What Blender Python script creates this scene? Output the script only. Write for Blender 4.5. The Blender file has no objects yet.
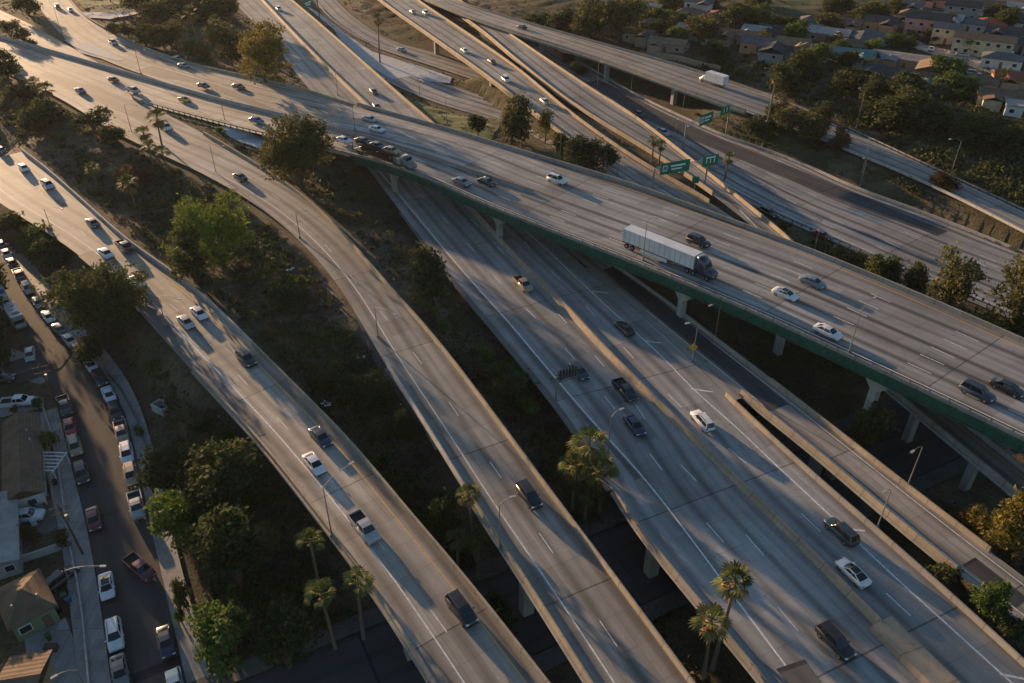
import bpy, bmesh, math, random
import numpy as np
from mathutils import Vector, Matrix

# ------------------------------------------------------------------ camera, world, sun, exposure
scn = bpy.context.scene
C = scn.collection
FPX, CAMH, PITCH = 796.0, 88.0, math.radians(34.5)
cam_d = bpy.data.cameras.new('camera'); cam = bpy.data.objects.new('camera', cam_d); C.objects.link(cam)
cam.location = (0, 0, CAMH); cam.rotation_euler = (math.radians(90) - PITCH, 0, 0)
cam_d.sensor_width = 36.0; cam_d.lens = FPX / 1024 * 36.0; cam_d.clip_start = 1.0; cam_d.clip_end = 9000.0
scn.camera = cam
SUN_AZ = math.radians(129.0)      # direction towards the sun, measured from +X
SUN_EL = math.radians(7.2)
world = bpy.data.worlds.new('World'); scn.world = world; world.use_nodes = True
wn = world.node_tree.nodes; wl = world.node_tree.links
sky = wn.new('ShaderNodeTexSky'); sky.sky_type = 'NISHITA'; sky.sun_disc = False
sky.sun_elevation = SUN_EL; sky.sun_rotation = math.pi / 2 - SUN_AZ
sky.air_density = 1.0; sky.dust_density = 0.6; sky.ozone_density = 2.1
wn['Background'].inputs['Strength'].default_value = 0.095
wl.new(sky.outputs['Color'], wn['Background'].inputs['Color'])
sd = bpy.data.lights.new('sun', 'SUN'); sd.energy = 5.0; sd.angle = math.radians(0.6); sd.color = (1.0, 0.645, 0.36)
so = bpy.data.objects.new('sun', sd); C.objects.link(so)
so.rotation_euler = Vector((-math.cos(SUN_AZ) * math.cos(SUN_EL), -math.sin(SUN_AZ) * math.cos(SUN_EL), -math.sin(SUN_EL))).to_track_quat('-Z', 'Y').to_euler()
scn.view_settings.view_transform = 'Standard'; scn.view_settings.look = 'None'
scn.view_settings.gamma = 1.0; scn.view_settings.exposure = 1.15
scn.cycles.max_bounces = 5; scn.cycles.transparent_max_bounces = 4

# ------------------------------------------------------------------ helpers
RNG = np.random.default_rng(7); random.seed(7)
ST, CT = math.sin(PITCH), math.cos(PITCH)
def P(x, y, z=0.0):
    """world point seen at photo position x, y that lies at elevation z"""
    u = (x - 512) / FPX; v = (341.5 - y) / FPX
    d = (u, CT + v * ST, -ST + v * CT); t = (z - CAMH) / d[2]
    return np.array([d[0] * t, d[1] * t, z])
def proj(p):
    a = p[2] - CAMH; dep = p[1] * CT - a * ST; up = p[1] * ST + a * CT
    return 512 + FPX * p[0] / dep, 341.5 - FPX * up / dep, FPX / dep

def tag(o, label=None, cat=None, group=None, kind=None):
    if label: o['label'] = label
    if cat: o['category'] = cat
    if group: o['group'] = group
    if kind: o['kind'] = kind
    return o
def empty(name, loc, rz=0, label=None, cat=None, group=None):
    o = bpy.data.objects.new(name, None); C.objects.link(o); o.location = tuple(loc); o.rotation_euler = (0, 0, rz)
    o.empty_display_size = .3
    return tag(o, label, cat, group)
def kids(o): return list(o.children)
def copy_tree(o, parent=None):
    c = o.copy(); C.objects.link(c); c.parent = parent
    for ch in kids(o): copy_tree(ch, c)
    return c

class MB:
    """collects faces of one mesh object"""
    def __init__(s): s.v = []; s.f = []; s.m = []; s.uv = []; s.smooth = []
    def face(s, pts, m=0, uv=None, sm=False):
        b = len(s.v); s.v.extend([tuple(p) for p in pts]); s.f.append(tuple(range(b, b + len(pts)))); s.m.append(m)
        s.uv.extend(uv if uv else [(p[0], p[1]) for p in pts]); s.smooth.append(sm)
    def grid(s, V, F, m=0, sm=False):
        b = len(s.v); s.v.extend([tuple(p) for p in V])
        for f in F:
            s.f.append(tuple(i + b for i in f)); s.m.append(m); s.uv.extend([(V[i][0], V[i][1]) for i in f]); s.smooth.append(sm)
    def box(s, c, size, m=0, rz=0, top=1.0):
        hx, hy, hz = size[0] / 2, size[1] / 2, size[2] / 2; co, si = math.cos(rz), math.sin(rz); V = []
        for k, sx, sy in [(k, sx, sy) for k in (-1, 1) for sx, sy in ((-1, -1), (1, -1), (1, 1), (-1, 1))]:
            q = top if k > 0 else 1.0
            x, y = sx * hx * q, sy * hy * q
            V.append((c[0] + x * co - y * si, c[1] + x * si + y * co, c[2] + k * hz))
        s.grid(V, [(3, 2, 1, 0), (4, 5, 6, 7), (0, 1, 5, 4), (1, 2, 6, 5), (2, 3, 7, 6), (3, 0, 4, 7)], m)
    def tube(s, pts, rad, n=8, m=0, cap=True, sm=True):
        pts = [Vector(p) for p in pts]; V = []; F = []
        if not hasattr(rad, '__len__'): rad = [rad] * len(pts)
        for i, p in enumerate(pts):
            t = (pts[min(i + 1, len(pts) - 1)] - pts[max(i - 1, 0)]).normalized()
            a = t.cross(Vector((0, 0, 1)) if abs(t.z) < .9 else Vector((1, 0, 0))).normalized(); b = t.cross(a)
            for k in range(n):
                w = 2 * math.pi * k / n; V.append(p + (a * math.cos(w) + b * math.sin(w)) * rad[i])
        for i in range(len(pts) - 1):
            for k in range(n): F.append((i * n + k, (i + 1) * n + k, (i + 1) * n + (k + 1) % n, i * n + (k + 1) % n))
        s.grid(V, F, m, sm)
        if cap:
            s.grid(V[:n], [tuple(range(n))], m); s.grid(V[-n:], [tuple(reversed(range(n)))], m)
    def sweep(s, path, prof, m=0, cap=True):
        """prof: list of (offset to the left of travel, height); closed profile swept along path"""
        path = [np.array(p, float) for p in path]; n = len(prof); V = []; F = []
        for i, p in enumerate(path):
            t = path[min(i + 1, len(path) - 1)] - path[max(i - 1, 0)]; t[2] = 0; t /= max(np.linalg.norm(t), 1e-6)
            nrm = np.array([-t[1], t[0], 0])
            for (a, h) in prof: V.append(p + nrm * a + np.array([0, 0, h]))
        for i in range(len(path) - 1):
            for k in range(n): F.append((i * n + k, i * n + (k + 1) % n, (i + 1) * n + (k + 1) % n, (i + 1) * n + k))
        if cap: F.append(tuple(reversed(range(n)))); F.append(tuple(range((len(path) - 1) * n, len(path) * n)))
        s.grid(V, F, m)
    def build(s, name, mats, parent=None, smooth=None):
        me = bpy.data.meshes.new(name); me.from_pydata(s.v, [], s.f)
        for m in (mats if isinstance(mats, (list, tuple)) else [mats]): me.materials.append(m)
        me.polygons.foreach_set('material_index', s.m); me.polygons.foreach_set('use_smooth', s.smooth)
        ul = me.uv_layers.new(name='UVMap'); ul.data.foreach_set('uv', np.array(s.uv, 'f').ravel())
        me.update(); o = bpy.data.objects.new(name, me); C.objects.link(o); o.parent = parent
        return o

def big_mesh(name, V, F, mat, parent=None, attr=None):
    me = bpy.data.meshes.new(name); V = np.asarray(V, 'f'); F = np.asarray(F, 'i'); k = F.shape[1]
    me.vertices.add(len(V)); me.vertices.foreach_set('co', V.ravel())
    me.loops.add(F.size); me.loops.foreach_set('vertex_index', F.ravel())
    me.polygons.add(len(F)); me.polygons.foreach_set('loop_start', np.arange(0, F.size, k, dtype='i'))
    me.update(calc_edges=True); me.validate()
    for m in (mat if isinstance(mat, (list, tuple)) else [mat]): me.materials.append(m)
    o = bpy.data.objects.new(name, me); C.objects.link(o); o.parent = parent
    return o

# ------------------------------------------------------------------ materials
MATS = {}
class NT:
    def __init__(s, name, rough=.8, spec=.3):
        s.mat = bpy.data.materials.new(name); s.mat.use_nodes = True; s.n = s.mat.node_tree.nodes; s.l = s.mat.node_tree.links
        s.b = s.n['Principled BSDF']; s.b.inputs['Roughness'].default_value = rough; s.b.inputs['Specular IOR Level'].default_value = spec
        MATS[name] = s.mat
    def new(s, t, **k):
        x = s.n.new(t)
        for a, b in k.items(): setattr(x, a, b)
        return x
    def link(s, a, b): s.l.new(a, b)
    def math(s, op, a, b=None, c=None, clamp=False):
        x = s.new('ShaderNodeMath', operation=op); x.use_clamp = clamp
        for i, q in enumerate((a, b, c)):
            if q is None: continue
            if hasattr(q, 'links'): s.link(q, x.inputs[i])
            else: x.inputs[i].default_value = q
        return x.outputs[0]
    def noise(s, vec, scale, detail=4, rough=.6):
        x = s.new('ShaderNodeTexNoise'); x.inputs['Scale'].default_value = scale; x.inputs['Detail'].default_value = detail; x.inputs['Roughness'].default_value = rough
        if vec is not None: s.link(vec, x.inputs['Vector'])
        return x.outputs['Fac']
    def ramp(s, fac, stops):
        x = s.new('ShaderNodeValToRGB'); e = x.color_ramp.elements
        while len(e) < len(stops): e.new(.5)
        for q, (p, c) in zip(e, stops): q.position = p; q.color = (*c, 1) if len(c) == 3 else c
        s.link(fac, x.inputs['Fac']); return x.outputs['Color']
    def mix(s, fac, a, b, blend='MIX'):
        x = s.new('ShaderNodeMix', data_type='RGBA', blend_type=blend)
        for i, q in ((0, fac), (6, a), (7, b)):
            if hasattr(q, 'links'): s.link(q, x.inputs[i])
            elif i == 0: x.inputs[0].default_value = q
            else: x.inputs[i].default_value = (*q, 1)
        return x.outputs[2]
    def mapping(s, vec, sc):
        x = s.new('ShaderNodeMapping'); x.inputs['Scale'].default_value = sc; s.link(vec, x.inputs['Vector']); return x.outputs['Vector']
    def pos(s): return s.new('ShaderNodeNewGeometry').outputs['Position']
    def obj(s): return s.new('ShaderNodeTexCoord').outputs['Object']
    def uv(s): return s.new('ShaderNodeTexCoord').outputs['UV']
    def color(s, c): s.link(c, s.b.inputs['Base Color'])
    def bump(s, h, strength=.3, dist=.05):
        x = s.new('ShaderNodeBump'); x.inputs['Strength'].default_value = strength; x.inputs['Distance'].default_value = dist
        s.link(h, x.inputs['Height']); s.link(x.outputs['Normal'], s.b.inputs['Normal'])

def plain(name, col, rough=.7, var=.25, scale=1.5, spec=.3, metal=0.0, coat=0.0):
    m = NT(name, rough, spec); n = m.noise(m.obj(), scale, 5)
    a = [max(0, c * (1 - var)) for c in col]; b = [min(1, c * (1 + var)) for c in col]
    m.color(m.ramp(n, [(.3, a), (.7, b)])); m.b.inputs['Metallic'].default_value = metal; m.b.inputs['Coat Weight'].default_value = coat
    return m.mat

def pavement(name, base, lane=3.66, streak=.5, slab=4.6, gloss=(.74, .32)):
    m = NT(name, *gloss); uv = m.uv(); sep = m.new('ShaderNodeSeparateXYZ'); m.link(uv, sep.inputs[0]); U, V = sep.outputs[0], sep.outputs[1]
    big = m.noise(m.pos(), .035, 5, .6); mid = m.noise(m.pos(), .35, 6, .65); fine = m.noise(m.pos(), 3.0, 4)
    long1 = m.noise(m.mapping(uv, (.75, .012, 1)), 1.0, 5, .65)
    long2 = m.noise(m.mapping(uv, (2.6, .03, 1)), 1.0, 4, .6)
    # tyre tracks and oil line repeating per lane
    w = m.math('MULTIPLY', U, 2 * math.pi / lane * 2); trk = m.math('MULTIPLY_ADD', m.math('COSINE', w), .5, .5)
    w2 = m.math('MULTIPLY', U, 2 * math.pi / lane); oil = m.math('POWER', m.math('MULTIPLY_ADD', m.math('COSINE', w2), -.5, .5), 3.0)
    # slabs: one value per slab, dark joint lines
    fu = m.math('FLOOR', m.math('DIVIDE', U, lane)); fv = m.math('FLOOR', m.math('DIVIDE', V, slab))
    cmb = m.new('ShaderNodeCombineXYZ'); m.link(fu, cmb.inputs[0]); m.link(fv, cmb.inputs[1])
    wn_ = m.new('ShaderNodeTexWhiteNoise'); m.link(cmb.outputs[0], wn_.inputs['Vector'])
    lw = m.new('ShaderNodeTexWhiteNoise', noise_dimensions='1D'); m.link(m.math('MULTIPLY_ADD', fu, 7.31, 1.7), lw.inputs['W']); lane_w = m.math('MULTIPLY_ADD', lw.outputs['Value'], 1.25, .2)
    fv2 = m.math('FLOOR', m.math('DIVIDE', V, slab * 6)); cmb2 = m.new('ShaderNodeCombineXYZ'); m.link(fu, cmb2.inputs[0]); m.link(fv2, cmb2.inputs[1]); cmb2.inputs[2].default_value = 3.3
    wn2 = m.new('ShaderNodeTexWhiteNoise'); m.link(cmb2.outputs[0], wn2.inputs['Vector'])
    jv = m.math('LESS_THAN', m.math('FRACT', m.math('DIVIDE', V, slab)), .028)
    jv2 = m.math('LESS_THAN', m.math('FRACT', m.math('DIVIDE', V, slab * 6)), .008)
    ju = m.math('LESS_THAN', m.math('FRACT', m.math('DIVIDE', U, lane)), .03)
    # cracks
    vo = m.new('ShaderNodeTexVoronoi', feature='DISTANCE_TO_EDGE'); vo.inputs['Scale'].default_value = .16
    wob = m.new('ShaderNodeMix', data_type='VECTOR'); wob.inputs[0].default_value = .35
    nz = m.new('ShaderNodeTexNoise'); nz.inputs['Scale'].default_value = .6; m.link(m.pos(), nz.inputs['Vector'])
    sc_ = m.new('ShaderNodeVectorMath', operation='SCALE'); sc_.inputs['Scale'].default_value = 6.0; m.link(nz.outputs['Color'], sc_.inputs[0])
    ad = m.new('ShaderNodeVectorMath', operation='ADD'); m.link(m.pos(), ad.inputs[0]); m.link(sc_.outputs[0], ad.inputs[1]); m.link(ad.outputs[0], vo.inputs['Vector'])
    crack = m.math('MULTIPLY', m.math('LESS_THAN', vo.outputs['Distance'], .009), m.math('GREATER_THAN', big, .56))
    f = m.math('MULTIPLY_ADD', m.math('SUBTRACT', big, .5), 1.3, 1.0)
    f = m.math('MULTIPLY', f, m.math('MULTIPLY_ADD', m.math('SUBTRACT', mid, .5), .5, 1.0))
    f = m.math('MULTIPLY', f, m.math('MULTIPLY_ADD', m.math('SUBTRACT', fine, .5), .25, 1.0))
    f = m.math('MULTIPLY', f, m.math('MULTIPLY_ADD', m.math('SUBTRACT', long1, .5), 1.1 * streak, 1.0))
    f = m.math('MULTIPLY', f, m.math('MULTIPLY_ADD', m.math('SUBTRACT', long2, .5), .8 * streak, 1.0))
    f = m.math('MULTIPLY', f, m.math('MULTIPLY_ADD', trk, -.12 * streak, 1.0))
    f = m.math('MULTIPLY', f, m.math('MULTIPLY_ADD', m.math('MULTIPLY', m.math('MULTIPLY', oil, lane_w), m.math('MULTIPLY_ADD', long1, 1.3, -.05)), -.85 * streak, 1.12))
    f = m.math('MULTIPLY', f, m.math('MULTIPLY_ADD', wn_.outputs['Value'], .16, .92))
    f = m.math('MULTIPLY', f, m.math('MULTIPLY_ADD', wn2.outputs['Value'], .26, .87))
    for j, k in ((jv, -.16), (jv2, -.5), (ju, -.16), (crack, -.22)): f = m.math('MULTIPLY', f, m.math('MULTIPLY_ADD', j, k, 1.0))
    f = m.math('MULTIPLY', f, m.math('MULTIPLY_ADD', m.math('GREATER_THAN', wn_.outputs['Value'], .955), -.24, 1.0)); f = m.math('MULTIPLY', f, m.math('MULTIPLY_ADD', m.math('LESS_THAN', wn2.outputs['Value'], .07), .2, 1.0))
    col = m.mix(big, [c * .96 * t for c, t in zip(base, (1.03, 1, .95))], [c * 1.04 * t for c, t in zip(base, (.98, 1, 1.04))])
    v = m.new('ShaderNodeVectorMath', operation='SCALE'); m.link(col, v.inputs[0]); m.link(f, v.inputs['Scale']); m.color(v.outputs[0])
    m.bump(fine, .25, .02)
    return m.mat

M_CONC = pavement('concrete_pavement', (.265, .243, .213), streak=.75)
M_CONC2 = pavement('concrete_pavement_grey', (.236, .232, .225), streak=1.0)
M_CONC3 = pavement('worn_freeway_concrete', (.245, .24, .23), streak=.65)
M_ASPH = pavement('asphalt', (.055, .055, .058), slab=9.0, streak=.35)
M_ASPH2 = pavement('worn_asphalt', (.125, .115, .105), slab=12, streak=.4)
M_STREET = pavement('street_asphalt', (.06, .058, .055), slab=30, streak=.3, lane=4.4, gloss=(.85, .25))
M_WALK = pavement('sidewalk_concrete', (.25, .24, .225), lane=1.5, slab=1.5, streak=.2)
M_DWALK = pavement('shaded_sidewalk_concrete', (.085, .082, .075), lane=1.5, slab=1.5, streak=.2)  # sidewalk concrete darkened to paint in the gloom under the bridges
M_WHITE = plain('white_road_paint', (.62, .62, .6), .7, .3, 2.0)
M_YELL = plain('yellow_road_paint', (.55, .33, .07), .7, .2, 2.0)

def barrier_mat(name, base, stain=.5):
    m = NT(name, .85, .25); p = m.pos(); n = m.noise(p, .25, 6, .7); f = m.noise(p, 2.5, 5)
    st = m.noise(m.mapping(p, (1.2, 1.2, .12)), 1.0, 4)
    c = m.ramp(n, [(.3, [x * .72 for x in base]), (.72, [x * 1.15 for x in base])])
    c = m.mix(m.math('MULTIPLY', m.math('GREATER_THAN', st, .55), .3 * stain), c, [x * .4 for x in base])
    c = m.mix(m.math('MULTIPLY', f, .35), c, [x * .6 for x in base])
    sx = m.new('ShaderNodeSeparateXYZ'); m.link(p, sx.inputs[0]); jt = m.math('LESS_THAN', m.math('FRACT', m.math('MULTIPLY', m.math('SUBTRACT', sx.outputs[1], m.math('MULTIPLY', sx.outputs[0], .35)), .21)), .035)
    pt = m.new('ShaderNodeTexWhiteNoise', noise_dimensions='1D'); m.link(m.math('FLOOR', m.math('MULTIPLY', m.math('SUBTRACT', sx.outputs[1], m.math('MULTIPLY', sx.outputs[0], .35)), .21)), pt.inputs['W'])
    c = m.mix(m.math('MULTIPLY', jt, .6), c, [x * .25 for x in base]); c = m.mix(m.math('MULTIPLY', pt.outputs['Value'], .3), c, [x * .55 for x in base]); m.color(c); m.bump(f, .3, .03); return m.mat
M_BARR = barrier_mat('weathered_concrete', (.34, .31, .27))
M_BARR_W = barrier_mat('sun_tinted_barrier_concrete', (.40, .33, .245), .8)  # golden sunlight on the barrier faces partly put into this base colour
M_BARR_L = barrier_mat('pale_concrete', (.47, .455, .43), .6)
M_PIER = barrier_mat('pier_concrete', (.38, .37, .34), .6)
M_WALLS = barrier_mat('slope_paving', (.52, .53, .54), .3)
M_GREEN = barrier_mat('green_girder_paint', (.038, .125, .09), 1.0)
M_METAL = plain('galvanised_metal', (.34, .34, .34), .45, .2, 3, .5, .6)
M_DMETAL = plain('dark_metal', (.06, .058, .055), .5, .2, 3, .5, .4)
M_RUST = plain('rusty_metal', (.16, .085, .05), .8, .4, 4)
M_RUBBER = plain('rubber', (.018, .018, .018), .85, .2)
M_RIM = plain('alloy_rim', (.32, .32, .33), .35, .15, 3, .5, .8)
M_GLASS = plain('car_window_glass', (.012, .014, .017), .06, .1, 1, .6)
M_LAMP = plain('headlamp_glass', (.62, .62, .6), .15, .05, 1, .6)
M_TAIL = plain('tail_lamp_red', (.32, .012, .01), .2, .1, 1, .6)
M_BED = plain('truck_bed_liner', (.03, .03, .03), .8, .3)
M_CHROME = plain('bumper_metal', (.35, .35, .36), .3, .1, 3, .5, .7)
M_SIGN = plain('green_sign_sheet', (.008, .16, .085), .5, .1)
M_SIGNW = plain('white_sign_legend', (.72, .74, .72), .5, .05)
M_SIGNY = plain('yellow_sign_sheet', (.62, .37, .03), .5, .08)
M_SIGNB = plain('sign_back_metal', (.20, .20, .20), .5, .2, 3, .4, .4)
M_BARK = plain('bark', (.105, .08, .06), .95, .4, 3)
M_PALMBARK = plain('palm_bark', (.16, .125, .09), .95, .35, 4)
M_DEAD = plain('dead_fronds', (.23, .14, .06), .95, .4, 2)
M_WOODP = plain('utility_pole_wood', (.085, .06, .045), .9, .3, 3)

def leaf_mat(name, a, b, transl=.3):
    m = NT(name, .8, .1); g = m.new('ShaderNodeNewGeometry'); n = m.noise(m.obj(), .55, 3)
    f = m.math('MULTIPLY_ADD', m.math('SUBTRACT', n, .5), 1.1, g.outputs['Random Per Island'], clamp=True)
    oi = m.new('ShaderNodeObjectInfo'); f = m.math('ADD', f, m.math('MULTIPLY_ADD', oi.outputs['Random'], .35, -.175), clamp=True)
    c = m.ramp(f, [(.0, a), (1.0, b)]); m.color(c)
    t = m.new('ShaderNodeBsdfTranslucent'); m.link(c, t.inputs['Color']); mx = m.new('ShaderNodeMixShader'); mx.inputs[0].default_value = transl
    m.link(m.b.outputs[0], mx.inputs[1]); m.link(t.outputs[0], mx.inputs[2]); m.link(mx.outputs[0], m.n['Material Output'].inputs['Surface'])
    return m.mat
LEAF = {
    'dark': leaf_mat('dark_leaves', (.03, .042, .018), (.095, .11, .04)),
    'olive': leaf_mat('olive_leaves', (.05, .056, .025), (.15, .14, .052)),
    'green': leaf_mat('green_leaves', (.04, .068, .02), (.13, .18, .048)),
    'bright': leaf_mat('bright_leaves', (.06, .10, .02), (.19, .24, .05)),
    'gold': leaf_mat('golden_leaves', (.09, .085, .02), (.26, .20, .05)),
    'brown': leaf_mat('dry_leaves', (.07, .045, .022), (.17, .10, .045)),
    'palm': leaf_mat('palm_leaves', (.05, .07, .022), (.17, .18, .06), .2),
}

# ------------------------------------------------------------------ roads
ROADS = {}      # name -> dict(A, B, S arc length)
SAMPLES = []    # (x, y, z, halfwidth) of on-grade road centre samples
CLEAR = []      # the same for bridge samples: ground stays below them
def smooth_poly(pts, step=3.0):
    W = np.array([P(*p) for p in pts]); n = len(W); out = []
    for i in range(n - 1):
        p0 = W[max(i - 1, 0)] if i > 0 else 2 * W[0] - W[1]; p1 = W[i]; p2 = W[i + 1]; p3 = W[i + 2] if i + 2 < n else 2 * W[-1] - W[-2]
        # centripetal tangents
        d0, d1, d2 = [max(np.linalg.norm(b - a), 1e-3) for a, b in ((p0, p1), (p1, p2), (p2, p3))]
        m1 = d1 * ((p1 - p0) / d0 * d1 + (p2 - p1) / d1 * d0) / (d0 + d1); m2 = d1 * ((p2 - p1) / d1 * d2 + (p3 - p2) / d2 * d1) / (d1 + d2)
        k = max(2, int(d1 / step))
        for t in np.arange(k) / k:
            t2, t3 = t * t, t * t * t
            out.append((2 * t3 - 3 * t2 + 1) * p1 + (t3 - 2 * t2 + t) * m1 + (-2 * t3 + 3 * t2) * p2 + (t3 - t2) * m2)
    out.append(W[-1]); out = np.array(out)
    for _ in range(6): out[1:-1] = .25 * out[:-2] + .5 * out[1:-1] + .25 * out[2:]
    d = np.r_[0, np.cumsum(np.linalg.norm(np.diff(out, axis=0), axis=1))]; s = np.linspace(0, d[-1], max(3, int(d[-1] / step)))
    return np.c_[np.interp(s, d, out[:, 0]), np.interp(s, d, out[:, 1]), np.interp(s, d, out[:, 2])]
def nearest_on(poly, p):
    a = poly[:-1, :2]; b = poly[1:, :2]; ab = b - a; t = np.clip(((p[:2] - a) * ab).sum(1) / np.maximum((ab ** 2).sum(1), 1e-9), 0, 1)
    q = a + ab * t[:, None]; i = int(((q - p[:2]) ** 2).sum(1).argmin())
    return poly[i] + (poly[i + 1] - poly[i]) * t[i]
def pair(A, B):
    A = smooth_poly(A); B = smooth_poly(B)
    e = lambda Q: np.vstack([Q[0] + (Q[0] - Q[1]) * 12, Q, Q[-1] + (Q[-1] - Q[-2]) * 12])
    Be = e(B); R = np.array([nearest_on(Be, a) for a in A])
    for _ in range(4): R[1:-1] = .25 * R[:-2] + .5 * R[1:-1] + .25 * R[2:]
    return A, R
def strip(mb, A, B, S, m=0, dz=0.0):
    W = np.linalg.norm(B - A, axis=1)
    for i in range(len(A) - 1):
        k = max(1, int(W[i] / 8)); z = np.array([0, 0, dz])
        for j in range(k):
            f0, f1 = j / k, (j + 1) / k
            q = [A[i] + (B[i] - A[i]) * f0 + z, A[i] + (B[i] - A[i]) * f1 + z, A[i + 1] + (B[i + 1] - A[i + 1]) * f1 + z, A[i + 1] + (B[i + 1] - A[i + 1]) * f0 + z]
            mb.face(q, m, [(W[i] * f0, S[i]), (W[i] * f1, S[i]), (W[i + 1] * f1, S[i + 1]), (W[i + 1] * f0, S[i + 1])])
def road(name, A, B, mat=None, grade=((0, 1),), marks=(), ddz=0.0, obj=True, margin=1.5):
    """grade: stretches (as fractions of the length) that lie on the ground; the rest is bridge"""
    a, b = pair(A, B); S = np.r_[0, np.cumsum(np.linalg.norm(np.diff(a, axis=0), axis=1))]; W = np.linalg.norm(b - a, axis=1)
    ROADS[name] = dict(A=a, B=b, S=S, W=W)
    for i in range(len(a)):
        f = S[i] / S[-1]; c = (a[i] + b[i]) / 2; on = any(g0 <= f <= g1 for g0, g1 in grade)
        nx = max(1, int(W[i] / 6))
        for j in range(nx):
            q = a[i] + (b[i] - a[i]) * (j + .5) / nx
            (SAMPLES if on else CLEAR).append((q[0], q[1], q[2], W[i] / nx / 2 + margin))
    mb = MB(); strip(mb, a, b, S, 0, ddz)
    for (side, off, style, col, *wd) in marks:
        w = wd[0] if wd else .16
        rng = wd[1] if len(wd) > 1 else (0, 1)
        D = (b - a) / W[:, None]; base = a if side == 'A' else b; sg = 1 if side == 'A' else -1
        if style == 'solid':
            for i in range(len(a) - 1):
                if not rng[0] <= S[i] / S[-1] <= rng[1] or off > W[i] - .2: continue
                q = [base[i] + D[i] * sg * (off - w / 2), base[i] + D[i] * sg * (off + w / 2), base[i + 1] + D[i + 1] * sg * (off + w / 2), base[i + 1] + D[i + 1] * sg * (off - w / 2)]
                if sg < 0: q = q[::-1]
                mb.face([p + np.array([0, 0, ddz + .012]) for p in q], col)
        else:
            s = 0.0
            while s < S[-1] - 4:
                if rng[0] <= s / S[-1] <= rng[1]:
                    c = []
                    for t in (s, s + 3.66):
                        pb = np.array([np.interp(t, S, base[:, k]) for k in range(3)]); dd = np.array([np.interp(t, S, D[:, k]) for k in range(3)])
                        c.append((pb + dd * sg * (off - w / 2), pb + dd * sg * (off + w / 2)))
                    if np.interp(s, S, W) > off + .5:
                        q = [c[0][0], c[0][1], c[1][1], c[1][0]]
                        if sg < 0: q = q[::-1]
                        mb.face([p + np.array([0, 0, ddz + .012]) for p in q], col)
                s += 14.6
    return tag(mb.build(name, [mat or M_CONC, M_WHITE, M_YELL]), kind='structure') if obj else None
def overlay(name, A, B, mat, dz=.02):
    a, b = pair(A, B); S = np.r_[0, np.cumsum(np.linalg.norm(np.diff(a, axis=0), axis=1))]; mb = MB(); strip(mb, a, b, S, 0, dz)
    return tag(mb.build(name, [mat]), kind='structure')

W_, Y_ = 1, 2
L1A = [(-45, 168, 9), (0, 203, 9), (75, 252, 9), (130, 302, 9), (190, 368, 9), (217, 397, 9), (256, 440, 9.3), (313, 512, 9.8), (353, 564, 10), (371, 590, 10), (431, 683, 10), (452, 718, 10), (485, 770, 10)]
L1B = [(-40, 100, 9), (0, 134, 9), (50, 172, 9), (85, 203, 9), (130, 243, 9), (200, 293, 9), (256, 347, 9.3), (316, 407, 9.6), (356, 447, 9.8), (408, 512, 10), (463, 574, 10), (512, 637, 10), (548, 683, 10), (575, 718, 10), (610, 765, 10)]
L2A = [(-50, 42, 12), (0, 70, 12), (57, 97, 12), (126, 138, 12), (211, 178, 11.7), (249, 200, 11.5), (306, 247, 11.2), (350, 303, 11), (372, 342, 10.8), (398, 385, 10.6), (441, 452, 10.3), (463, 490, 10.2), (512, 564, 10), (544, 614, 10), (587, 683, 10), (607, 715, 10), (640, 765, 10)]
L2B = [(-40, 30, 12), (0, 46, 12), (88, 80, 12), (146, 104, 12), (211, 138, 11.9), (264, 170, 11.7), (306, 199, 11.5), (345, 236, 11.3), (381, 278, 11.2), (438, 342, 10.8), (506, 432, 10.4), (562, 508, 10), (627, 594, 10), (692, 683, 10), (716, 715, 10), (756, 770, 10)]
OPnA = [(-40, 30.5, 12), (0, 46.5, 12), (88, 80.5, 12), (146, 104, 12), (200, 119, 12.6), (250, 132, 13.4), (290, 141, 14)]
OPnB = [(-40, 28, 12), (0, 38, 12), (88, 63, 12), (164, 85, 12.3), (223, 102, 13), (284, 117, 13.8), (310, 124, 14)]
KA = [(28, -10, 12), (41, 10, 12), (70, 41, 12), (100, 58, 12), (165, 82, 12.3), (223, 100, 13), (284, 115.5, 13.8), (310, 123, 14)]
KB = [(58, -12, 12), (70, 0, 12), (90, 20, 12), (123, 38, 12), (182, 62, 12.5), (240, 76, 13.3), (299, 89, 14), (325, 97, 14.3)]
OPA = [(272, 138.5, 13.7), (290, 141, 14), (347, 154, 14.8), (412, 173, 15.6), (491, 208, 16), (560, 235, 16), (637, 265, 16), (679, 282, 16), (767, 319, 16), (818, 343, 16), (893, 378, 16), (1023, 440, 16), (1100, 478, 16)]
OPB = [(299, 89, 14), (335, 99, 14.8), (390, 114, 15.4), (444, 129, 15.8), (529, 155, 16), (635, 187, 16), (711, 215, 16), (800, 248, 16), (918, 297, 16), (1024, 343, 16), (1100, 378, 16)]
MA = [(215, -20, 8), (232, 0, 8), (266, 36, 8), (292, 68, 8), (318, 100, 8), (348, 140, 8), (375, 178, 8), (398, 208, 8), (470, 298, 8), (512, 347, 8), (560, 406, 8), (594, 455, 8), (616, 502, 8), (642, 538, 8), (697, 604, 8), (762, 683, 8), (790, 718, 8), (830, 766, 8), (880, 826, 8)]
MBx = [(272, -20, 8), (291, 0, 8), (303, 10, 8), (359, 59, 8), (406, 101, 8), (444, 134, 8), (500, 188, 8), (545, 231, 8), (585, 268, 8), (640, 314, 8), (679, 347, 8), (732, 402, 8), (767, 435, 8), (855, 513, 8), (968, 612, 8), (1024, 664, 8), (1075, 712, 8), (1130, 764, 8)]
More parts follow.
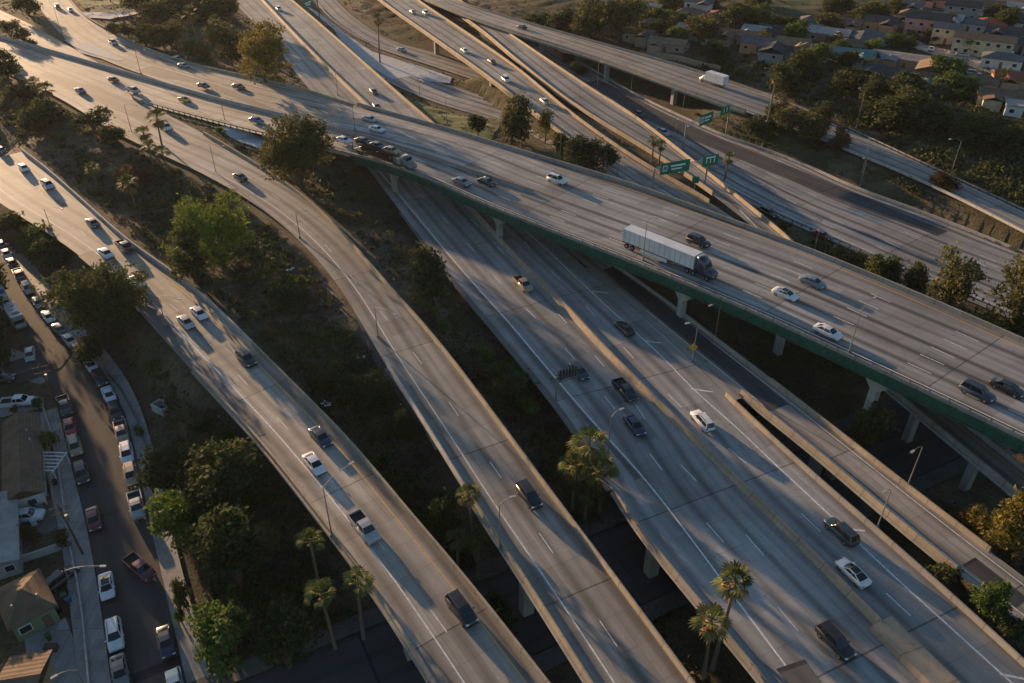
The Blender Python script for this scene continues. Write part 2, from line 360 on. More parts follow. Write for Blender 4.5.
MED = [(243, -20, 8), (262, 0, 8), (290, 30, 8), (315, 56, 8), (365, 104, 8), (430, 166, 8), (493, 233, 8), (521, 264, 8), (556, 298, 8), (609, 356, 8), (657, 404, 8), (700, 446, 8), (767, 512, 8), (818, 562, 8), (868, 616, 8), (938, 683, 8), (970, 714, 8)]
NA = [(545, 232, 8), (586, 266, 8), (641, 312, 8), (680, 345, 8), (716, 373, 8), (742, 396, 8), (768, 417, 8), (813, 452, 8), (883, 513, 8), (953, 571, 8), (1018, 621, 8), (1080, 668, 8)]
NB = [(560, 227, 8), (604, 258, 8), (662, 298, 8), (719, 342, 8), (768, 379, 8), (843, 437, 8), (938, 512, 8), (1024, 577, 8), (1090, 627, 8)]
D1A = [(358, -18, 10), (379, 0, 10), (432, 38, 10), (485, 76, 10), (520, 103, 9.7), (556, 131, 9.2), (600, 163, 8.6), (650, 196, 8.2), (700, 229, 8), (760, 279, 7.6), (820, 332, 7.2), (895, 396, 7), (960, 450, 7), (1010, 491, 7), (1060, 532, 7)]
D1B = [(397, -15, 10), (417, 0, 10), (479, 42, 10), (512, 65, 10), (594, 131, 9.2), (649, 168, 8.5), (708, 201, 8), (730, 215, 7.9), (800, 275, 7.5), (862, 335, 7.2), (930, 396, 7), (1010, 460, 7), (1080, 515, 7)]
D2A = [(415, -15, 9), (441, 3, 9), (485, 34, 9.4), (512, 57, 9.6), (588, 115, 8.9), (647, 151, 8.4), (710, 193, 8), (735, 212, 7.9), (800, 270, 7.5), (865, 330, 7.2), (935, 392, 7)]
D2B = [(440, -14, 9), (470, 8, 9), (500, 28, 9.4), (547, 60, 9.6), (595, 92, 9.1), (640, 121, 8.6), (690, 160, 8.2), (723, 186, 8), (760, 216, 7.8), (797, 247, 7.5), (850, 294, 7.2), (920, 355, 7), (1000, 422, 7)]
FA = [(500, 50, 4), (540, 78, 4), (600, 113, 4), (660, 150, 4), (720, 187, 4), (774, 216, 4), (868, 257, 4), (900, 273, 4), (976, 303, 4), (1024, 325, 4), (1090, 356, 4)]
FB = [(525, 30, 4), (560, 53, 4), (600, 76, 4), (632, 95, 4), (687, 121, 4), (724, 138, 4), (799, 163, 4), (829, 179, 4), (947, 224, 4), (1023, 255, 4), (1095, 286, 4)]
F0A = [(300, -14, 4.5), (316, 4, 4.5), (334, 22, 4.5), (370, 45, 4), (435, 67, 4), (485, 84, 4), (540, 106, 4), (600, 130, 4)]
F0B = [(325, -14, 4.5), (340, 4, 4.5), (358, 20, 4.5), (394, 42, 4), (458, 58, 4), (520, 80, 4), (580, 105, 4), (615, 120, 4)]
F1A = [(340, 40, 4), (394, 85, 4), (440, 104, 4), (494, 120, 4.4), (540, 142, 6.2), (590, 172, 8), (640, 203, 8.1), (690, 236, 8), (740, 280, 7.7)]
F1B = [(365, 52, 4), (410, 74, 4), (455, 87, 4), (505, 104, 4.4), (552, 130.5, 6.6), (600, 164, 8.5), (650, 197, 8.15), (699, 229, 8), (758, 279, 7.6)]
GA = [(395, -16, 11), (420, -3, 11), (479, 21, 11), (512, 32, 11), (600, 60, 11), (697, 95, 10.6), (762, 118, 10), (847, 150, 9), (935, 187, 8.5), (1023, 231, 8), (1090, 266, 8)]
GB = [(425, -14, 11), (460, 3, 11), (512, 19, 11), (600, 44, 11), (697, 72, 10.6), (768, 96, 10), (847, 129, 9), (935, 170, 8.5), (1023, 211, 8), (1090, 243, 8)]
QA = [(-30, 14, 11.6), (0, 29, 11.6), (40, 46, 11.7), (72, 60, 11.8), (110, 68, 11.9)]
QB = [(-30, -8, 11.6), (0, 10, 11.6), (30, 24, 11.7), (55, 38, 11.8), (76, 50, 11.9)]
SA = [(-60, 190, 0), (-30, 250, 0), (0, 300, 0), (35, 352, 0), (59, 410, 0), (70, 462, 0), (87, 524, 0), (102, 612, 0), (113, 690, 0), (118, 730, 0)]
SB = [(-40, 165, 0), (0, 234, 0), (27, 277, 0), (55, 322, 0), (72, 344, 0), (97, 358, 0), (120, 392, 0), (131, 427, 0), (140, 480, 0), (150, 530, 0), (170, 612, 0), (186, 683, 0), (196, 725, 0)]
SB = [(-40, 165, 0), (0, 234, 0), (27, 277, 0), (55, 318, 0), (97, 362, 0), (119, 395, 0), (131, 430, 0), (141, 480, 0), (151, 530, 0), (170, 612, 0), (186, 683, 0), (196, 725, 0)]

road('left_freeway_road', L1A, L1B, M_CONC, grade=((0, .62),), marks=[('B', 1.9, 'solid', Y_, .16, (.45, 1)), ('A', 3.0, 'solid', W_, .16), ('B', 5.7, 'dash', W_, .12)])
road('connector_ramp_road', L2A, L2B, M_CONC, grade=((0, .76),), marks=[('A', 2.6, 'solid', W_, .18, (.5, 1)), ('B', 4.8, 'dash', W_, .12)])
road('overpass_approach_road', OPnA, OPnB, M_CONC, grade=((0, .9),), marks=[('B', 1.3, 'solid', Y_, .2), ('B', 5.0, 'dash', W_), ('B', 8.6, 'dash', W_)])
road('merging_freeway_road', KA, KB, M_CONC, grade=((0, .85),), marks=[('B', 1.2, 'solid', W_, .2), ('B', 5.0, 'dash', W_), ('B', 8.6, 'dash', W_)])
road('overpass_road', OPA, OPB, M_CONC2, grade=(), marks=[('A', 1.7, 'solid', W_, .2), ('A', 5.4, 'dash', W_), ('A', 9.1, 'dash', W_), ('B', 1.6, 'solid', Y_, .2), ('B', 5.3, 'dash', W_), ('B', 9.0, 'dash', W_), ('B', 12.7, 'dash', W_)])
road('main_freeway_road', MA, MBx, M_CONC3, grade=((0, .66),), margin=.5)
road('exit_ramp_road', NA, NB, M_CONC, grade=((0, .38), (.9, 1)), marks=[('B', 1.2, 'solid', W_), ('A', 1.3, 'solid', W_, .16, (.3, 1))])
road('flyover_road', D1A, D1B, M_CONC, grade=((.42, .72),), marks=[('A', 1.2, 'solid', W_), ('B', 1.2, 'solid', Y_), ('A', 4.8, 'dash', W_)])
road('flyover_side_road', D2A, D2B, M_CONC, grade=((.3, .75),), marks=[('A', 1.2, 'solid', Y_), ('B', 1.2, 'solid', W_)])
road('far_freeway_road', FA, FB, M_CONC2, marks=[('A', 2.6, 'solid', W_, .22), ('A', 6.2, 'dash', W_), ('A', 9.9, 'dash', W_), ('B', 1.0, 'solid', W_), ('B', 8.0, 'dash', W_), ('B', 11.7, 'dash', W_)], margin=2.2)
road('far_ramp_road', F0A, F0B, M_CONC2, marks=[('A', 1.2, 'solid', W_), ('B', 1.2, 'solid', Y_)])
road('low_ramp_road', F1A, F1B, M_CONC2, ddz=-.03, margin=3)
road('upper_road', GA, GB, M_CONC, grade=((0, .12), (.66, 1)), marks=[('A', .8, 'solid', W_), ('B', .8, 'solid', W_)], margin=.7)
road('side_ramp_road', QA, QB, M_CONC, marks=[('B', .6, 'solid', Y_)], ddz=-.02)
road('residential_street', SA, SB, M_STREET, margin=4.2)

# painted lines whose distance to the edge changes: traced along the road surface
def painted_line(mb, pts, z, w=.2, dash=None, m=0, dz=.012):
    a = smooth_poly([(x, y, z) for x, y in pts], 2.0); d = np.r_[0, np.cumsum(np.linalg.norm(np.diff(a, axis=0), axis=1))]
    segs = [(0, d[-1])] if dash is None else [(s, s + 3.66) for s in np.arange(2, d[-1] - 4, dash)]
    for s0, s1 in segs:
        n = max(2, int((s1 - s0) / 3)); t = np.linspace(s0, s1, n); q = np.c_[[np.interp(t, d, a[:, k]) for k in range(3)]].T
        for i in range(n - 1):
            v = q[i + 1] - q[i]; nn = np.array([-v[1], v[0], 0]); nn /= np.linalg.norm(nn) + 1e-9; up = np.array([0, 0, dz])
            mb.face([q[i] - nn * w / 2 + up, q[i + 1] - nn * w / 2 + up, q[i + 1] + nn * w / 2 + up, q[i] + nn * w / 2 + up], m)
mb = MB()
painted_line(mb, [(360, 152), (385, 178), (411, 209), (468, 277), (512, 326), (552, 374), (595, 424), (640, 473), (672, 513), (712, 567), (768, 642), (800, 685), (825, 718)], 8, .25)
painted_line(mb, [(395, 170), (425, 199), (447, 222), (470, 246), (502, 285), (540, 322), (575, 359), (608, 401), (637, 436), (662, 471), (705, 521), (735, 555), (790, 622), (830, 668), (870, 715)], 8, .16, 14.6)
painted_line(mb, [(420, 172), (455, 205), (482, 230), (505, 255), (530, 284), (566, 322), (600, 362), (640, 409), (657, 440), (706, 490), (768, 560), (830, 630), (868, 668), (910, 712)], 8, .16, 14.6)
0 and painted_line(mb, [(455, 195), (485, 231), (513, 263), (548, 302), (600, 363), (645, 409), (690, 452), (757, 521), (808, 574), (858, 627), (920, 690), (940, 712)], 8, .18)
painted_line(mb, [(520, 237), (550, 270), (580, 300), (605, 326), (645, 371), (660, 386), (700, 425), (742, 459), (800, 512), (850, 560), (876, 585), (912, 615), (960, 665), (1005, 706)], 8, .16, 14.6)
painted_line(mb, [(515, 222), (547, 250), (587, 288), (635, 332), (673, 367), (692, 389), (737, 427), (767, 457), (828, 513), (880, 564), (928, 607), (1005, 677), (1040, 708)], 8, .25)
0 and painted_line(mb, [(500, 228), (535, 262), (572, 300), (630, 360), (672, 404), (715, 445), (782, 511), (832, 560), (884, 612), (955, 683), (985, 712)], 8, .16, None, 1)
for a, b in (((691, 389), (713, 392)), ((592, 291), (608, 293)), ((645, 341), (661, 343)), ((829, 527), (865, 531)), ((1000, 674), (1024, 679))):
    painted_line(mb, [a, ((a[0] + b[0]) / 2, (a[1] + b[1]) / 2), b], 8, .3, None, 0, .016)
tag(mb.build('main_freeway_markings', [M_WHITE, M_YELL]), kind='structure')
for o in bpy.data.objects:      # the connector's outer line leaves the edge further down
    pass
mb = MB(); painted_line(mb, [(735, 222), (752, 236), (764, 243)], 7.9, .5, None, 0, .03)
painted_line(mb, [(748, 226), (753, 236), (766, 236)], 7.9, .5, None, 0, .034); painted_line(mb, [(700, 203), (730, 229), (770, 266)], 7.95, .3, None, 0, .03); painted_line(mb, [(735, 205), (765, 236), (790, 262)], 7.85, .3, None, 0, .03)
tag(mb.build('flyover_gore_markings', [M_WHITE, M_YELL]), kind='structure')

# asphalt patches
overlay('asphalt_gore', [(135, 70.5, 12.1), (190, 87, 12.5), (240, 102, 13.2), (278, 113, 13.75)], [(100, 51, 12), (160, 68, 12.3), (225, 88, 13.1), (270, 107, 13.65)], M_ASPH2)
overlay('asphalt_lane_strip', [(585, 83, 4), (600, 91, 4), (640, 117, 4), (700, 143, 4), (780, 176, 4), (860, 208, 4), (937, 236, 4)], [(595, 79, 4), (614, 86, 4), (655, 109, 4), (724, 140, 4), (800, 170, 4), (870, 200, 4), (947, 231, 4)], M_ASPH, .02)
overlay('asphalt_ramp_strip', [(603, 270, 8), (641, 303, 8), (680, 335, 8), (716, 363, 8), (748, 388, 8), (769, 411, 8)], [(608, 263.5, 8), (657, 298, 8), (712, 343, 8), (742, 366, 8), (785, 401, 8), (787, 403, 8)], M_ASPH, .022)
overlay('asphalt_ramp_patch', [(962, 565, 8), (985, 583, 8), (1015, 607, 8)], [(977, 559, 8), (1004, 580, 8), (1030, 600, 8)], M_ASPH, .022)
overlay('asphalt_freeway_patch', [(776, 669, 8), (786, 681, 8), (800, 700, 8)], [(805, 660, 8), (818, 678, 8), (830, 695, 8)], M_ASPH2, .022)
overlay('asphalt_split_gore', [(40, 74, 12), (90, 98, 12), (135, 118, 12), (170, 132, 11.9), (215, 150, 11.8), (236, 158, 11.7)], [(30, 67, 12), (85, 84, 12), (146, 106, 12), (180, 124, 11.95), (222, 146, 11.8), (240, 157, 11.7)], M_ASPH2, .024)
overlay('exit_gore', [(585, 268, 7.97), (640, 314, 7.97), (679, 347, 7.97), (705, 373, 7.97), (732, 401, 7.97)], [(596, 262, 7.97), (648, 306, 7.97), (688, 340, 7.97), (722, 368, 7.97), (746, 391, 7.97)], M_CONC3, 0.0)
overlay('ramp_shoulder', [(78, 256, 9), (130, 301, 9), (190, 367, 9), (217, 396, 9), (256, 438, 9.3)], [(87, 246, 9), (142, 292, 9), (204, 361, 9), (228, 388, 9), (259, 426, 9.3)], M_ASPH2, .024)

# ------------------------------------------------------------------ undercrossing street
ud0 = P(420, 655, 0); ud1 = P(895, 447, 0); udir = (ud1 - ud0) / np.linalg.norm(ud1 - ud0); unrm = np.array([-udir[1], udir[0], 0])
uA = [ud0 + udir * t - unrm * 6.5 for t in np.arange(-60, 420, 6)]; uB = [p + unrm * 13 for p in uA]
uA = np.array(uA); uB = np.array(uB); mb = MB(); uS = np.arange(len(uA)) * 6.0; strip(mb, uA, uB, uS, 0, .05)
tag(mb.build('undercrossing_street', [M_ASPH]), kind='structure')
for p in (uA + uB) / 2: SAMPLES.append((p[0], p[1], 0, 8.0))
mb = MB()
for q, sg in ((uA, -1), (uB, 1)):
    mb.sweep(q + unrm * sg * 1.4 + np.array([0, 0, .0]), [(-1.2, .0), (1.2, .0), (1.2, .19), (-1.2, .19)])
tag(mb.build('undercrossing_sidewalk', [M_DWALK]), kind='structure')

# ------------------------------------------------------------------ ground
BASE = [(0, 450, 0), (30, 600, 0), (150, 400, 2.5), (60, 330, 2), (0, 215, 4), (40, 230, 5), (110, 330, 5), (180, 420, 5.5), (190, 520, 2), (230, 600, 0.5), (300, 640, 0), (280, 500, 3),
        (250, 470, 6), (480, 600, 0), (440, 560, 0), (600, 560, 0), (660, 650, 0), (60, 150, 8), (100, 150, 7.5), (200, 220, 6.5), (300, 320, 6), (340, 390, 6), (380, 430, 5), (420, 500, 2), (280, 280, 7),
        (390, 210, 6.5), (400, 260, 7), (440, 310, 6.5), (510, 390, 5.5), (560, 450, 3), (590, 520, .3), (350, 190, 9), (330, 170, 11),
        (820, 390, 3), (900, 470, 0), (860, 440, .5), (1000, 500, 0), (720, 320, 7), (780, 350, 5), (1000, 540, 5.5), (960, 590, 6), (920, 560, 5), (1024, 640, 6.5), (850, 480, 0), (800, 450, 0),
        (60, 62, 11.6), (170, 40, 11), (220, 50, 10), (200, 0, 10), (130, 10, 11), (60, 20, 11.7), (270, 90, 11), (300, 128, 13), (250, 145, 12.3),
        (330, 40, 6.5), (400, 70, 6), (450, 88, 4.6), (450, 42, 5), (400, 20, 5), (460, 110, 5.5), (560, 150, 9), (600, 180, 8), (650, 215, 8), (480, 130, 8),
        (650, 85, 4.6), (700, 105, 5.5), (800, 145, 6), (900, 195, 6), (1000, 238, 5.5), (520, 50, 6), (600, 70, 4.5), (800, 245, 5), (870, 280, 6), (930, 300, 6), (1024, 335, 6),
        (600, 25, 9.5), (700, 55, 9.5), (700, 20, 11), (800, 110, 9.5), (880, 130, 10), (960, 165, 9.5), (1000, 180, 9), (800, 60, 12), (900, 90, 12), (1000, 120, 12), (1024, 60, 12), (900, 20, 12), (768, 0, 12), (560, 0, 10), (480, 0, 9)]
ZB = {0: 0}
bw = np.array([P(x, y, z) for x, y, z in BASE])
EXTRA = [(-420, 250, 14), (-300, 160, 4), (-420, 60, 2), (0, 0, 0), (200, 20, 3), (-200, 20, 0), (320, 150, 6), (350, 300, 12), (500, 500, 12), (-300, 520, 10), (0, 700, 10), (300, 700, 12), (800, 200, 8), (-900, 300, 10), (0, 1600, 10), (900, 1200, 12), (-900, 1200, 10), (0, -600, 0)]
bw = np.vstack([bw, np.array(EXTRA, float)])
SM = np.array(SAMPLES); CL = np.array(CLEAR)
def denser(Q):
    m_ = []
    for i in range(len(Q)):
        d = np.hypot(Q[:, 0] - Q[i, 0], Q[:, 1] - Q[i, 1]); j = np.where((d > .1) & (d < 3.6) & (np.arange(len(Q)) > i) & (abs(Q[:, 2] - Q[i, 2]) < .5))[0]
        for k in j[:2]: m_.append((Q[i] + Q[k]) / 2)
    return np.vstack([Q, m_])
SM0, CL0 = SM, CL; SM = denser(SM); CL = denser(CL)
NEAR = None
def terrain(X, Y):
    global NEAR
    NEAR = np.empty(np.size(X))
    X = np.asarray(X, float).ravel(); Y = np.asarray(Y, float).ravel(); out = np.empty(len(X))
    for s in range(0, len(X), 1500):
        x = X[s:s + 1500, None]; y = Y[s:s + 1500, None]
        d2 = (x - bw[:, 0]) ** 2 + (y - bw[:, 1]) ** 2 + 4; wt = d2 ** -1.6; hb = (wt * bw[:, 2]).sum(1) / wt.sum(1)
        d = np.sqrt((x - SM[:, 0]) ** 2 + (y - SM[:, 1]) ** 2); e = np.maximum(d - SM[:, 3], .0)
        wr = 1 / (e + .25) ** 3.2 / (.3 + SM[:, 3]); emin = e.min(1)
        hr = (wr * SM[:, 2]).sum(1) / wr.sum(1) - .3
        k = np.clip(emin / 13.0, 0, 1); k = k * k * (3 - 2 * k); h = hr * (1 - k) + hb * k
        if len(CL):
            dc = np.sqrt((x - CL[:, 0]) ** 2 + (y - CL[:, 1]) ** 2) - CL[:, 3] - .5
            lim = (CL[:, 2] - 2.4 + np.maximum(dc, 0) * .7).min(1); h = np.where(emin > .3, np.minimum(h, lim), np.minimum(h, lim + 1.9))
        out[s:s + 1500] = h; NEAR[s:s + 1500] = emin
    return out
gx = np.r_[-np.geomspace(5000, 330, 14)[:-1], np.arange(-330, 400, 1.6), np.geomspace(400, 5000, 14)]
gy = np.r_[-np.geomspace(2500, 20, 12)[:-1], np.arange(-20, 200, 1.8), np.arange(200, 480, 2.2), np.geomspace(480, 7000, 16)]
GX, GY = np.meshgrid(gx, gy); GZ = terrain(GX, GY).reshape(GX.shape); NR = NEAR.reshape(GX.shape); G0 = GZ.copy()
for _ in range(9):
    GZ[1:-1, 1:-1] = .25 * GZ[1:-1, 1:-1] + .125 * (GZ[:-2, 1:-1] + GZ[2:, 1:-1] + GZ[1:-1, :-2] + GZ[1:-1, 2:]) + .0625 * (GZ[:-2, :-2] + GZ[2:, 2:] + GZ[:-2, 2:] + GZ[2:, :-2])
GZ = GZ - np.maximum(GZ - G0, 0) * np.clip(1 - (NR - .4) / 4, 0, 1)
GZ = GZ + np.where(NR > 2, 1, 0) * np.clip((NR - 2) / 4, 0, 1) * (.35 * np.sin(GX * .31 + 1.7 * np.sin(GY * .17)) * np.sin(GY * .27 + 1.3 * np.sin(GX * .13)) + .12 * RNG.standard_normal(GX.shape)) * (np.abs(GX) < 420)
def tz(x, y):
    i = int(np.clip(np.searchsorted(gx, x) - 1, 0, len(gx) - 2)); j = int(np.clip(np.searchsorted(gy, y) - 1, 0, len(gy) - 2))
    a = (x - gx[i]) / (gx[i + 1] - gx[i]); b = (y - gy[j]) / (gy[j + 1] - gy[j])
    return float((GZ[j, i] * (1 - a) + GZ[j, i + 1] * a) * (1 - b) + (GZ[j + 1, i] * (1 - a) + GZ[j + 1, i + 1] * a) * b)
def at(px, py):
    """point of the ground seen at a photo position"""
    z = 6.0
    for _ in range(40):
        p = P(px, py, z); z += (tz(p[0], p[1]) - z) * .5
    p = P(px, py, z); p[2] = tz(p[0], p[1]); return p

m = NT('dry_scrub_soil', .95, .1); p = m.pos()
n1 = m.noise(p, .035, 6, .65); n2 = m.noise(p, .22, 7, .7); n3 = m.noise(p, 1.7, 6, .7); n4 = m.noise(p, 5.0, 3)
c = m.ramp(n2, [(.28, (.06, .05, .034)), (.45, (.11, .088, .06)), (.6, (.165, .13, .088)), (.78, (.23, .185, .125))])
g = m.ramp(n3, [(.3, (.034, .042, .02)), (.7, (.085, .085, .04))])
c = m.mix(m.math('MULTIPLY', m.ramp(n1, [(.42, (0, 0, 0)), (.58, (1, 1, 1))]), .75), c, g)
c = m.mix(m.math('MULTIPLY', m.math('GREATER_THAN', n3, .61), .55), c, (.15, .115, .075))
c = m.mix(m.math('MULTIPLY', m.math('LESS_THAN', n3, .41), .6), c, (.02, .02, .012))
# litter and pale stones
vo = m.new('ShaderNodeTexVoronoi'); vo.inputs['Scale'].default_value = .55; m.link(p, vo.inputs['Vector'])
sp = m.math('MULTIPLY', m.math('LESS_THAN', vo.outputs['Distance'], .10), m.math('GREATER_THAN', n2, .57))
c = m.mix(m.math('MULTIPLY', sp, .7), c, (.32, .31, .29))
v = m.new('ShaderNodeVectorMath', operation='SCALE'); m.link(c, v.inputs[0]); m.link(m.math('MULTIPLY_ADD', n4, .8, .6), v.inputs['Scale']); m.color(v.outputs[0])
m.bump(n3, .9, .5); M_SOIL = m.mat
V = np.c_[GX.ravel(), GY.ravel(), GZ.ravel()]; nx, ny = len(gx), len(gy)
I = (np.arange(ny - 1)[:, None] * nx + np.arange(nx - 1)[None]).ravel()
ground = tag(big_mesh('ground', V, np.c_[I, I + 1, I + nx + 1, I + nx], M_SOIL), kind='structure')
for pl in ground.data.polygons: pl.use_smooth = True

# ------------------------------------------------------------------ barriers and bridges
def edge(rn, side, f0, f1, inset=0.0, dz=0.0):
    r = ROADS[rn]; s = r['S'] / r['S'][-1]; a, b = (r['A'], r['B']) if side == 'A' else (r['B'], r['A'])
    D = (b - a) / r['W'][:, None]; q = a + D * inset; q = q + np.array([0, 0, dz])
    t = np.unique(np.r_[f0, s[(s > f0) & (s < f1)], f1])
    return np.c_[[np.interp(t, s, q[:, k]) for k in range(3)]].T
def thin(path, step):
    d = np.r_[0, np.cumsum(np.linalg.norm(np.diff(path, axis=0), axis=1))]; t = np.arange(step / 2, d[-1], step)
    return np.c_[[np.interp(t, d, path[:, k]) for k in range(3)]].T, d[-1]
WALLP = lambda h, w=.38: [(-w / 2, -.25), (w / 2, -.25), (w / 2 - .03, h - .03), (w / 2 - .09, h), (-w / 2 + .09, h), (-w / 2 + .03, h - .03)]
JERSEY = lambda h: [(-.34, -.1), (.34, -.1), (.32, .09), (.16, .33), (.09, h), (-.09, h), (-.16, .33), (-.32, .09)]
def wall(name, path, prof, mat, label=None, cat=None, parent=None, group=None):
    mb = MB(); mb.sweep(path, prof); o = mb.build(name, mat, parent)
    if label: tag(o, label, cat, group)
    return o
def guardrail(name, path, label, h=.75, parent=None, mat=None, step=2.6):
    r = empty(name, path[0], 0, label, 'guardrail'); org = path[0]; mb = MB()
    mb.sweep(path - org, [(-.05, h - .32), (.05, h - .32), (.09, h - .24), (.04, h - .16), (.09, h - .08), (.05, h), (-.05, h)]); mb.build('rail', mat or M_METAL, r)
    pts, _ = thin(path, step); me = None
    for p in pts[:95]:
        if me is None:
            q = MB(); q.box((0, 0, h / 2 - .15), (.18, .18, h + .3)); o = q.build('post', M_WOODP, r); me = o.data
        else: o = bpy.data.objects.new('post', me); C.objects.link(o); o.parent = r
        o.location = tuple(p - org)
    return r
def slab(rn, f0, f1, thick, parent, mat, name='deck_slab', inset=1.3, lip=.45):
    a = edge(rn, 'A', f0, f1, -.25, -.03); b = edge(rn, 'B', f0, f1, -.25, -.03); n = min(len(a), len(b)); V = []; F = []
    for i in range(n):
        D = (b[i] - a[i]); w = np.linalg.norm(D); D = D / w; dn = np.array([0, 0, -1.0])
        V += [a[i], b[i], b[i] + dn * lip, b[i] - D * inset + dn * (lip + .15), b[i] - D * (inset + .25) + dn * thick, a[i] + D * (inset + .25) + dn * thick, a[i] + D * inset + dn * (lip + .15), a[i] + dn * lip]
    for i in range(n - 1):
        for k in range(8): F.append((i * 8 + k, i * 8 + (k + 1) % 8, (i + 1) * 8 + (k + 1) % 8, (i + 1) * 8 + k))
    F += [tuple(range(8)), tuple(reversed(range((n - 1) * 8, n * 8)))]
    mb = MB(); mb.grid(V, F); return mb.build(name, mat, parent)
def frac_at(rn, side, px, py):
    r = ROADS[rn]; q = r['A'] if side == 'A' else r['B']; best = min(range(len(q)), key=lambda i: (proj(q[i])[0] - px) ** 2 + (proj(q[i])[1] - py) ** 2)
    return r['S'][best] / r['S'][-1]
def pier(parent, x, y, ztop, size=(1.6, 1.6), rz=0, capw=0, capdir=0, name='pier'):
    zb = tz(x, y) - .6; mb = MB(); h = ztop - zb; mb.box((x, y, zb + h / 2), (size[0], size[1], h), 0, rz)
    if capw:
        co, si = math.cos(capdir), math.sin(capdir); L = capw / 2; w = size[1] * .55
        for sg in (0,):
            pr = [(-L, 0), (L, 0), (L, -.9), (size[0] * .6, -2.3), (-size[0] * .6, -2.3), (-L, -.9)]
            V = []
            for ww in (-w, w): V += [(x + t * co - ww * si, y + t * si + ww * co, ztop + .05 + hh) for t, hh in pr]
            mb.grid(V, [(0, 1, 2, 3, 4, 5), (11, 10, 9, 8, 7, 6)] + [(i, i + 6, (i + 1) % 6 + 6, (i + 1) % 6) for i in range(6)])
    return mb.build(name, M_PIER, parent)

# overpass: deck, green steel girders, parapets, piers
def orient(a): return math.atan2(a[1], a[0])
ov = empty('overpass_bridge', P(640, 266, 16), 0, 'long overpass with green painted steel girder crossing over the main freeway', 'bridge')
def local(parent):      # parts are built in world coordinates and then moved under their thing
    inv = Matrix.Translation(-Vector(parent.location))
    for ch in parent.children:
        if ch.type == 'MESH' and not ch.get('_l'):
            ch.data.transform(inv); ch['_l'] = 1
    for ch in parent.children:
        if '_l' in ch: del ch['_l']
f0 = frac_at('overpass_road', 'A', 352, 155)
slab('overpass_road', 0, 1, 1.0, ov, M_PIER, inset=.7, lip=.4)
for side, nm in (('A', 'girder'), ('B', 'girder')):
    e = edge('overpass_road', side, f0, 1, .55); s = 1 if side == 'A' else -1
    wall(nm, e, [(-.2, -.5), (.2, -.5), (.2, -.62), (.04, -.66), (.04, -2.0), (.3, -2.06), (.3, -2.2), (-.3, -2.2), (-.3, -2.06), (-.04, -2.0), (-.04, -.66), (-.2, -.62)], M_GREEN, parent=ov)
    pts, _ = thin(e, 2.4); q = MB(); tt = np.gradient(pts, axis=0)
    for p_, t_ in zip(pts, tt): q.box((p_[0], p_[1], p_[2] - 1.33), (.08, .36, 1.32), 0, math.atan2(t_[1], t_[0]))
    q.build('stiffener_plates', M_GREEN, ov)['kind'] = 'stuff'
    wall('fascia', edge('overpass_road', side, f0, 1, -.28), [(-.03, -.42), (.03, -.42), (.03, .08), (-.03, .08)], M_GREEN, parent=ov)
for k in (6, 12, 18, 24):
    r = ROADS['overpass_road']
    if True:
        e = edge('overpass_road', 'A', f0, 1, k); wall('girder', e, [(-.2, -.95), (.2, -.95), (.2, -2.1), (-.2, -2.1)], M_GREEN, parent=ov)
ea = edge('overpass_road', 'A', 0, 1, .05); wall('parapet', ea, WALLP(.55, .4), M_BARR, parent=ov)
eb = edge('overpass_road', 'B', 0, 1, .1); wall('parapet', eb, WALLP(.9, .4), M_BARR, parent=ov)
mb = MB(); e = edge('overpass_road', 'A', 0, 1, .05); mb.sweep(e, [(-.05, .88), (.05, .88), (.05, .98), (-.05, .98)])
pts, _ = thin(e, 2.9)
for p in pts: mb.box((p[0], p[1], p[2] + .74), (.12, .12, .42))
mb.build('railing', M_DMETAL, ov)
md = P(556, 297, 8) - P(493, 233, 8); md /= np.linalg.norm(md); rz = orient(md)
for px, py in ((388, 167), (488, 207), (678, 282), (880, 372)):
    r = ROADS['overpass_road']; fr = frac_at('overpass_road', 'A', px, py); a = edge('overpass_road', 'A', fr, min(fr + .01, 1), 0)[0]; b = edge('overpass_road', 'B', fr, min(fr + .01, 1), 0)[0]
    inw = (b - a) / np.linalg.norm(b - a)
    for k, t in enumerate((2.0, 12.5, 23.0)):
        c = a + inw * 2.0 - md * (t - 2.0) / max(.5, abs(float(np.dot(md, -inw))))
        pier(ov, c[0], c[1], a[2] - 2.2, (1.35, 1.1), rz, 4.6, rz)
for p_ in (ov,): local(p_)
for px, py, s in ((349, 152, 0),):
    pass

def simple_bridge(name, label, rn, f0, f1, thick=1.5, par=(('A', .85), ('B', .85)), mat=M_BARR, pierf=(), slabmat=M_PIER, psize=(1.5, 1.5)):
    b = empty(name, tuple(edge(rn, 'A', f0, f1, 0)[0]), 0, label, 'bridge')
    slab(rn, f0, f1, thick, b, slabmat)
    for side, h in par: wall('parapet', edge(rn, side, f0, f1, .2), WALLP(h), mat, parent=b)
    for f, off in pierf:
        a = edge(rn, 'A', f, min(f + .01, 1), off)[0]; pier(b, a[0], a[1], a[2] - thick + .05, psize, rz)
    local(b); return b
F = frac_at
simple_bridge('ramp_bridge', 'concrete bridge carrying the left freeway over the dark ravine at the photo bottom', 'left_freeway_road', .6, 1, 1.5, pierf=[(F('left_freeway_road', 'A', 385, 610), 2.5), (F('left_freeway_road', 'A', 385, 610), 9)], mat=M_BARR_W)
f = F('connector_ramp_road', 'A', 516, 572)
simple_bridge('ramp_bridge', 'concrete bridge carrying the curved connector ramp over the dark ravine beside palms', 'connector_ramp_road', F('connector_ramp_road', 'A', 463, 488), 1, 1.5, pierf=[(f, 2.0), (f, 8.0), (min(.99, f + .10), 2), (min(.99, f + .10), 8)], mat=M_BARR_W)
f = F('main_freeway_road', 'A', 641, 537)
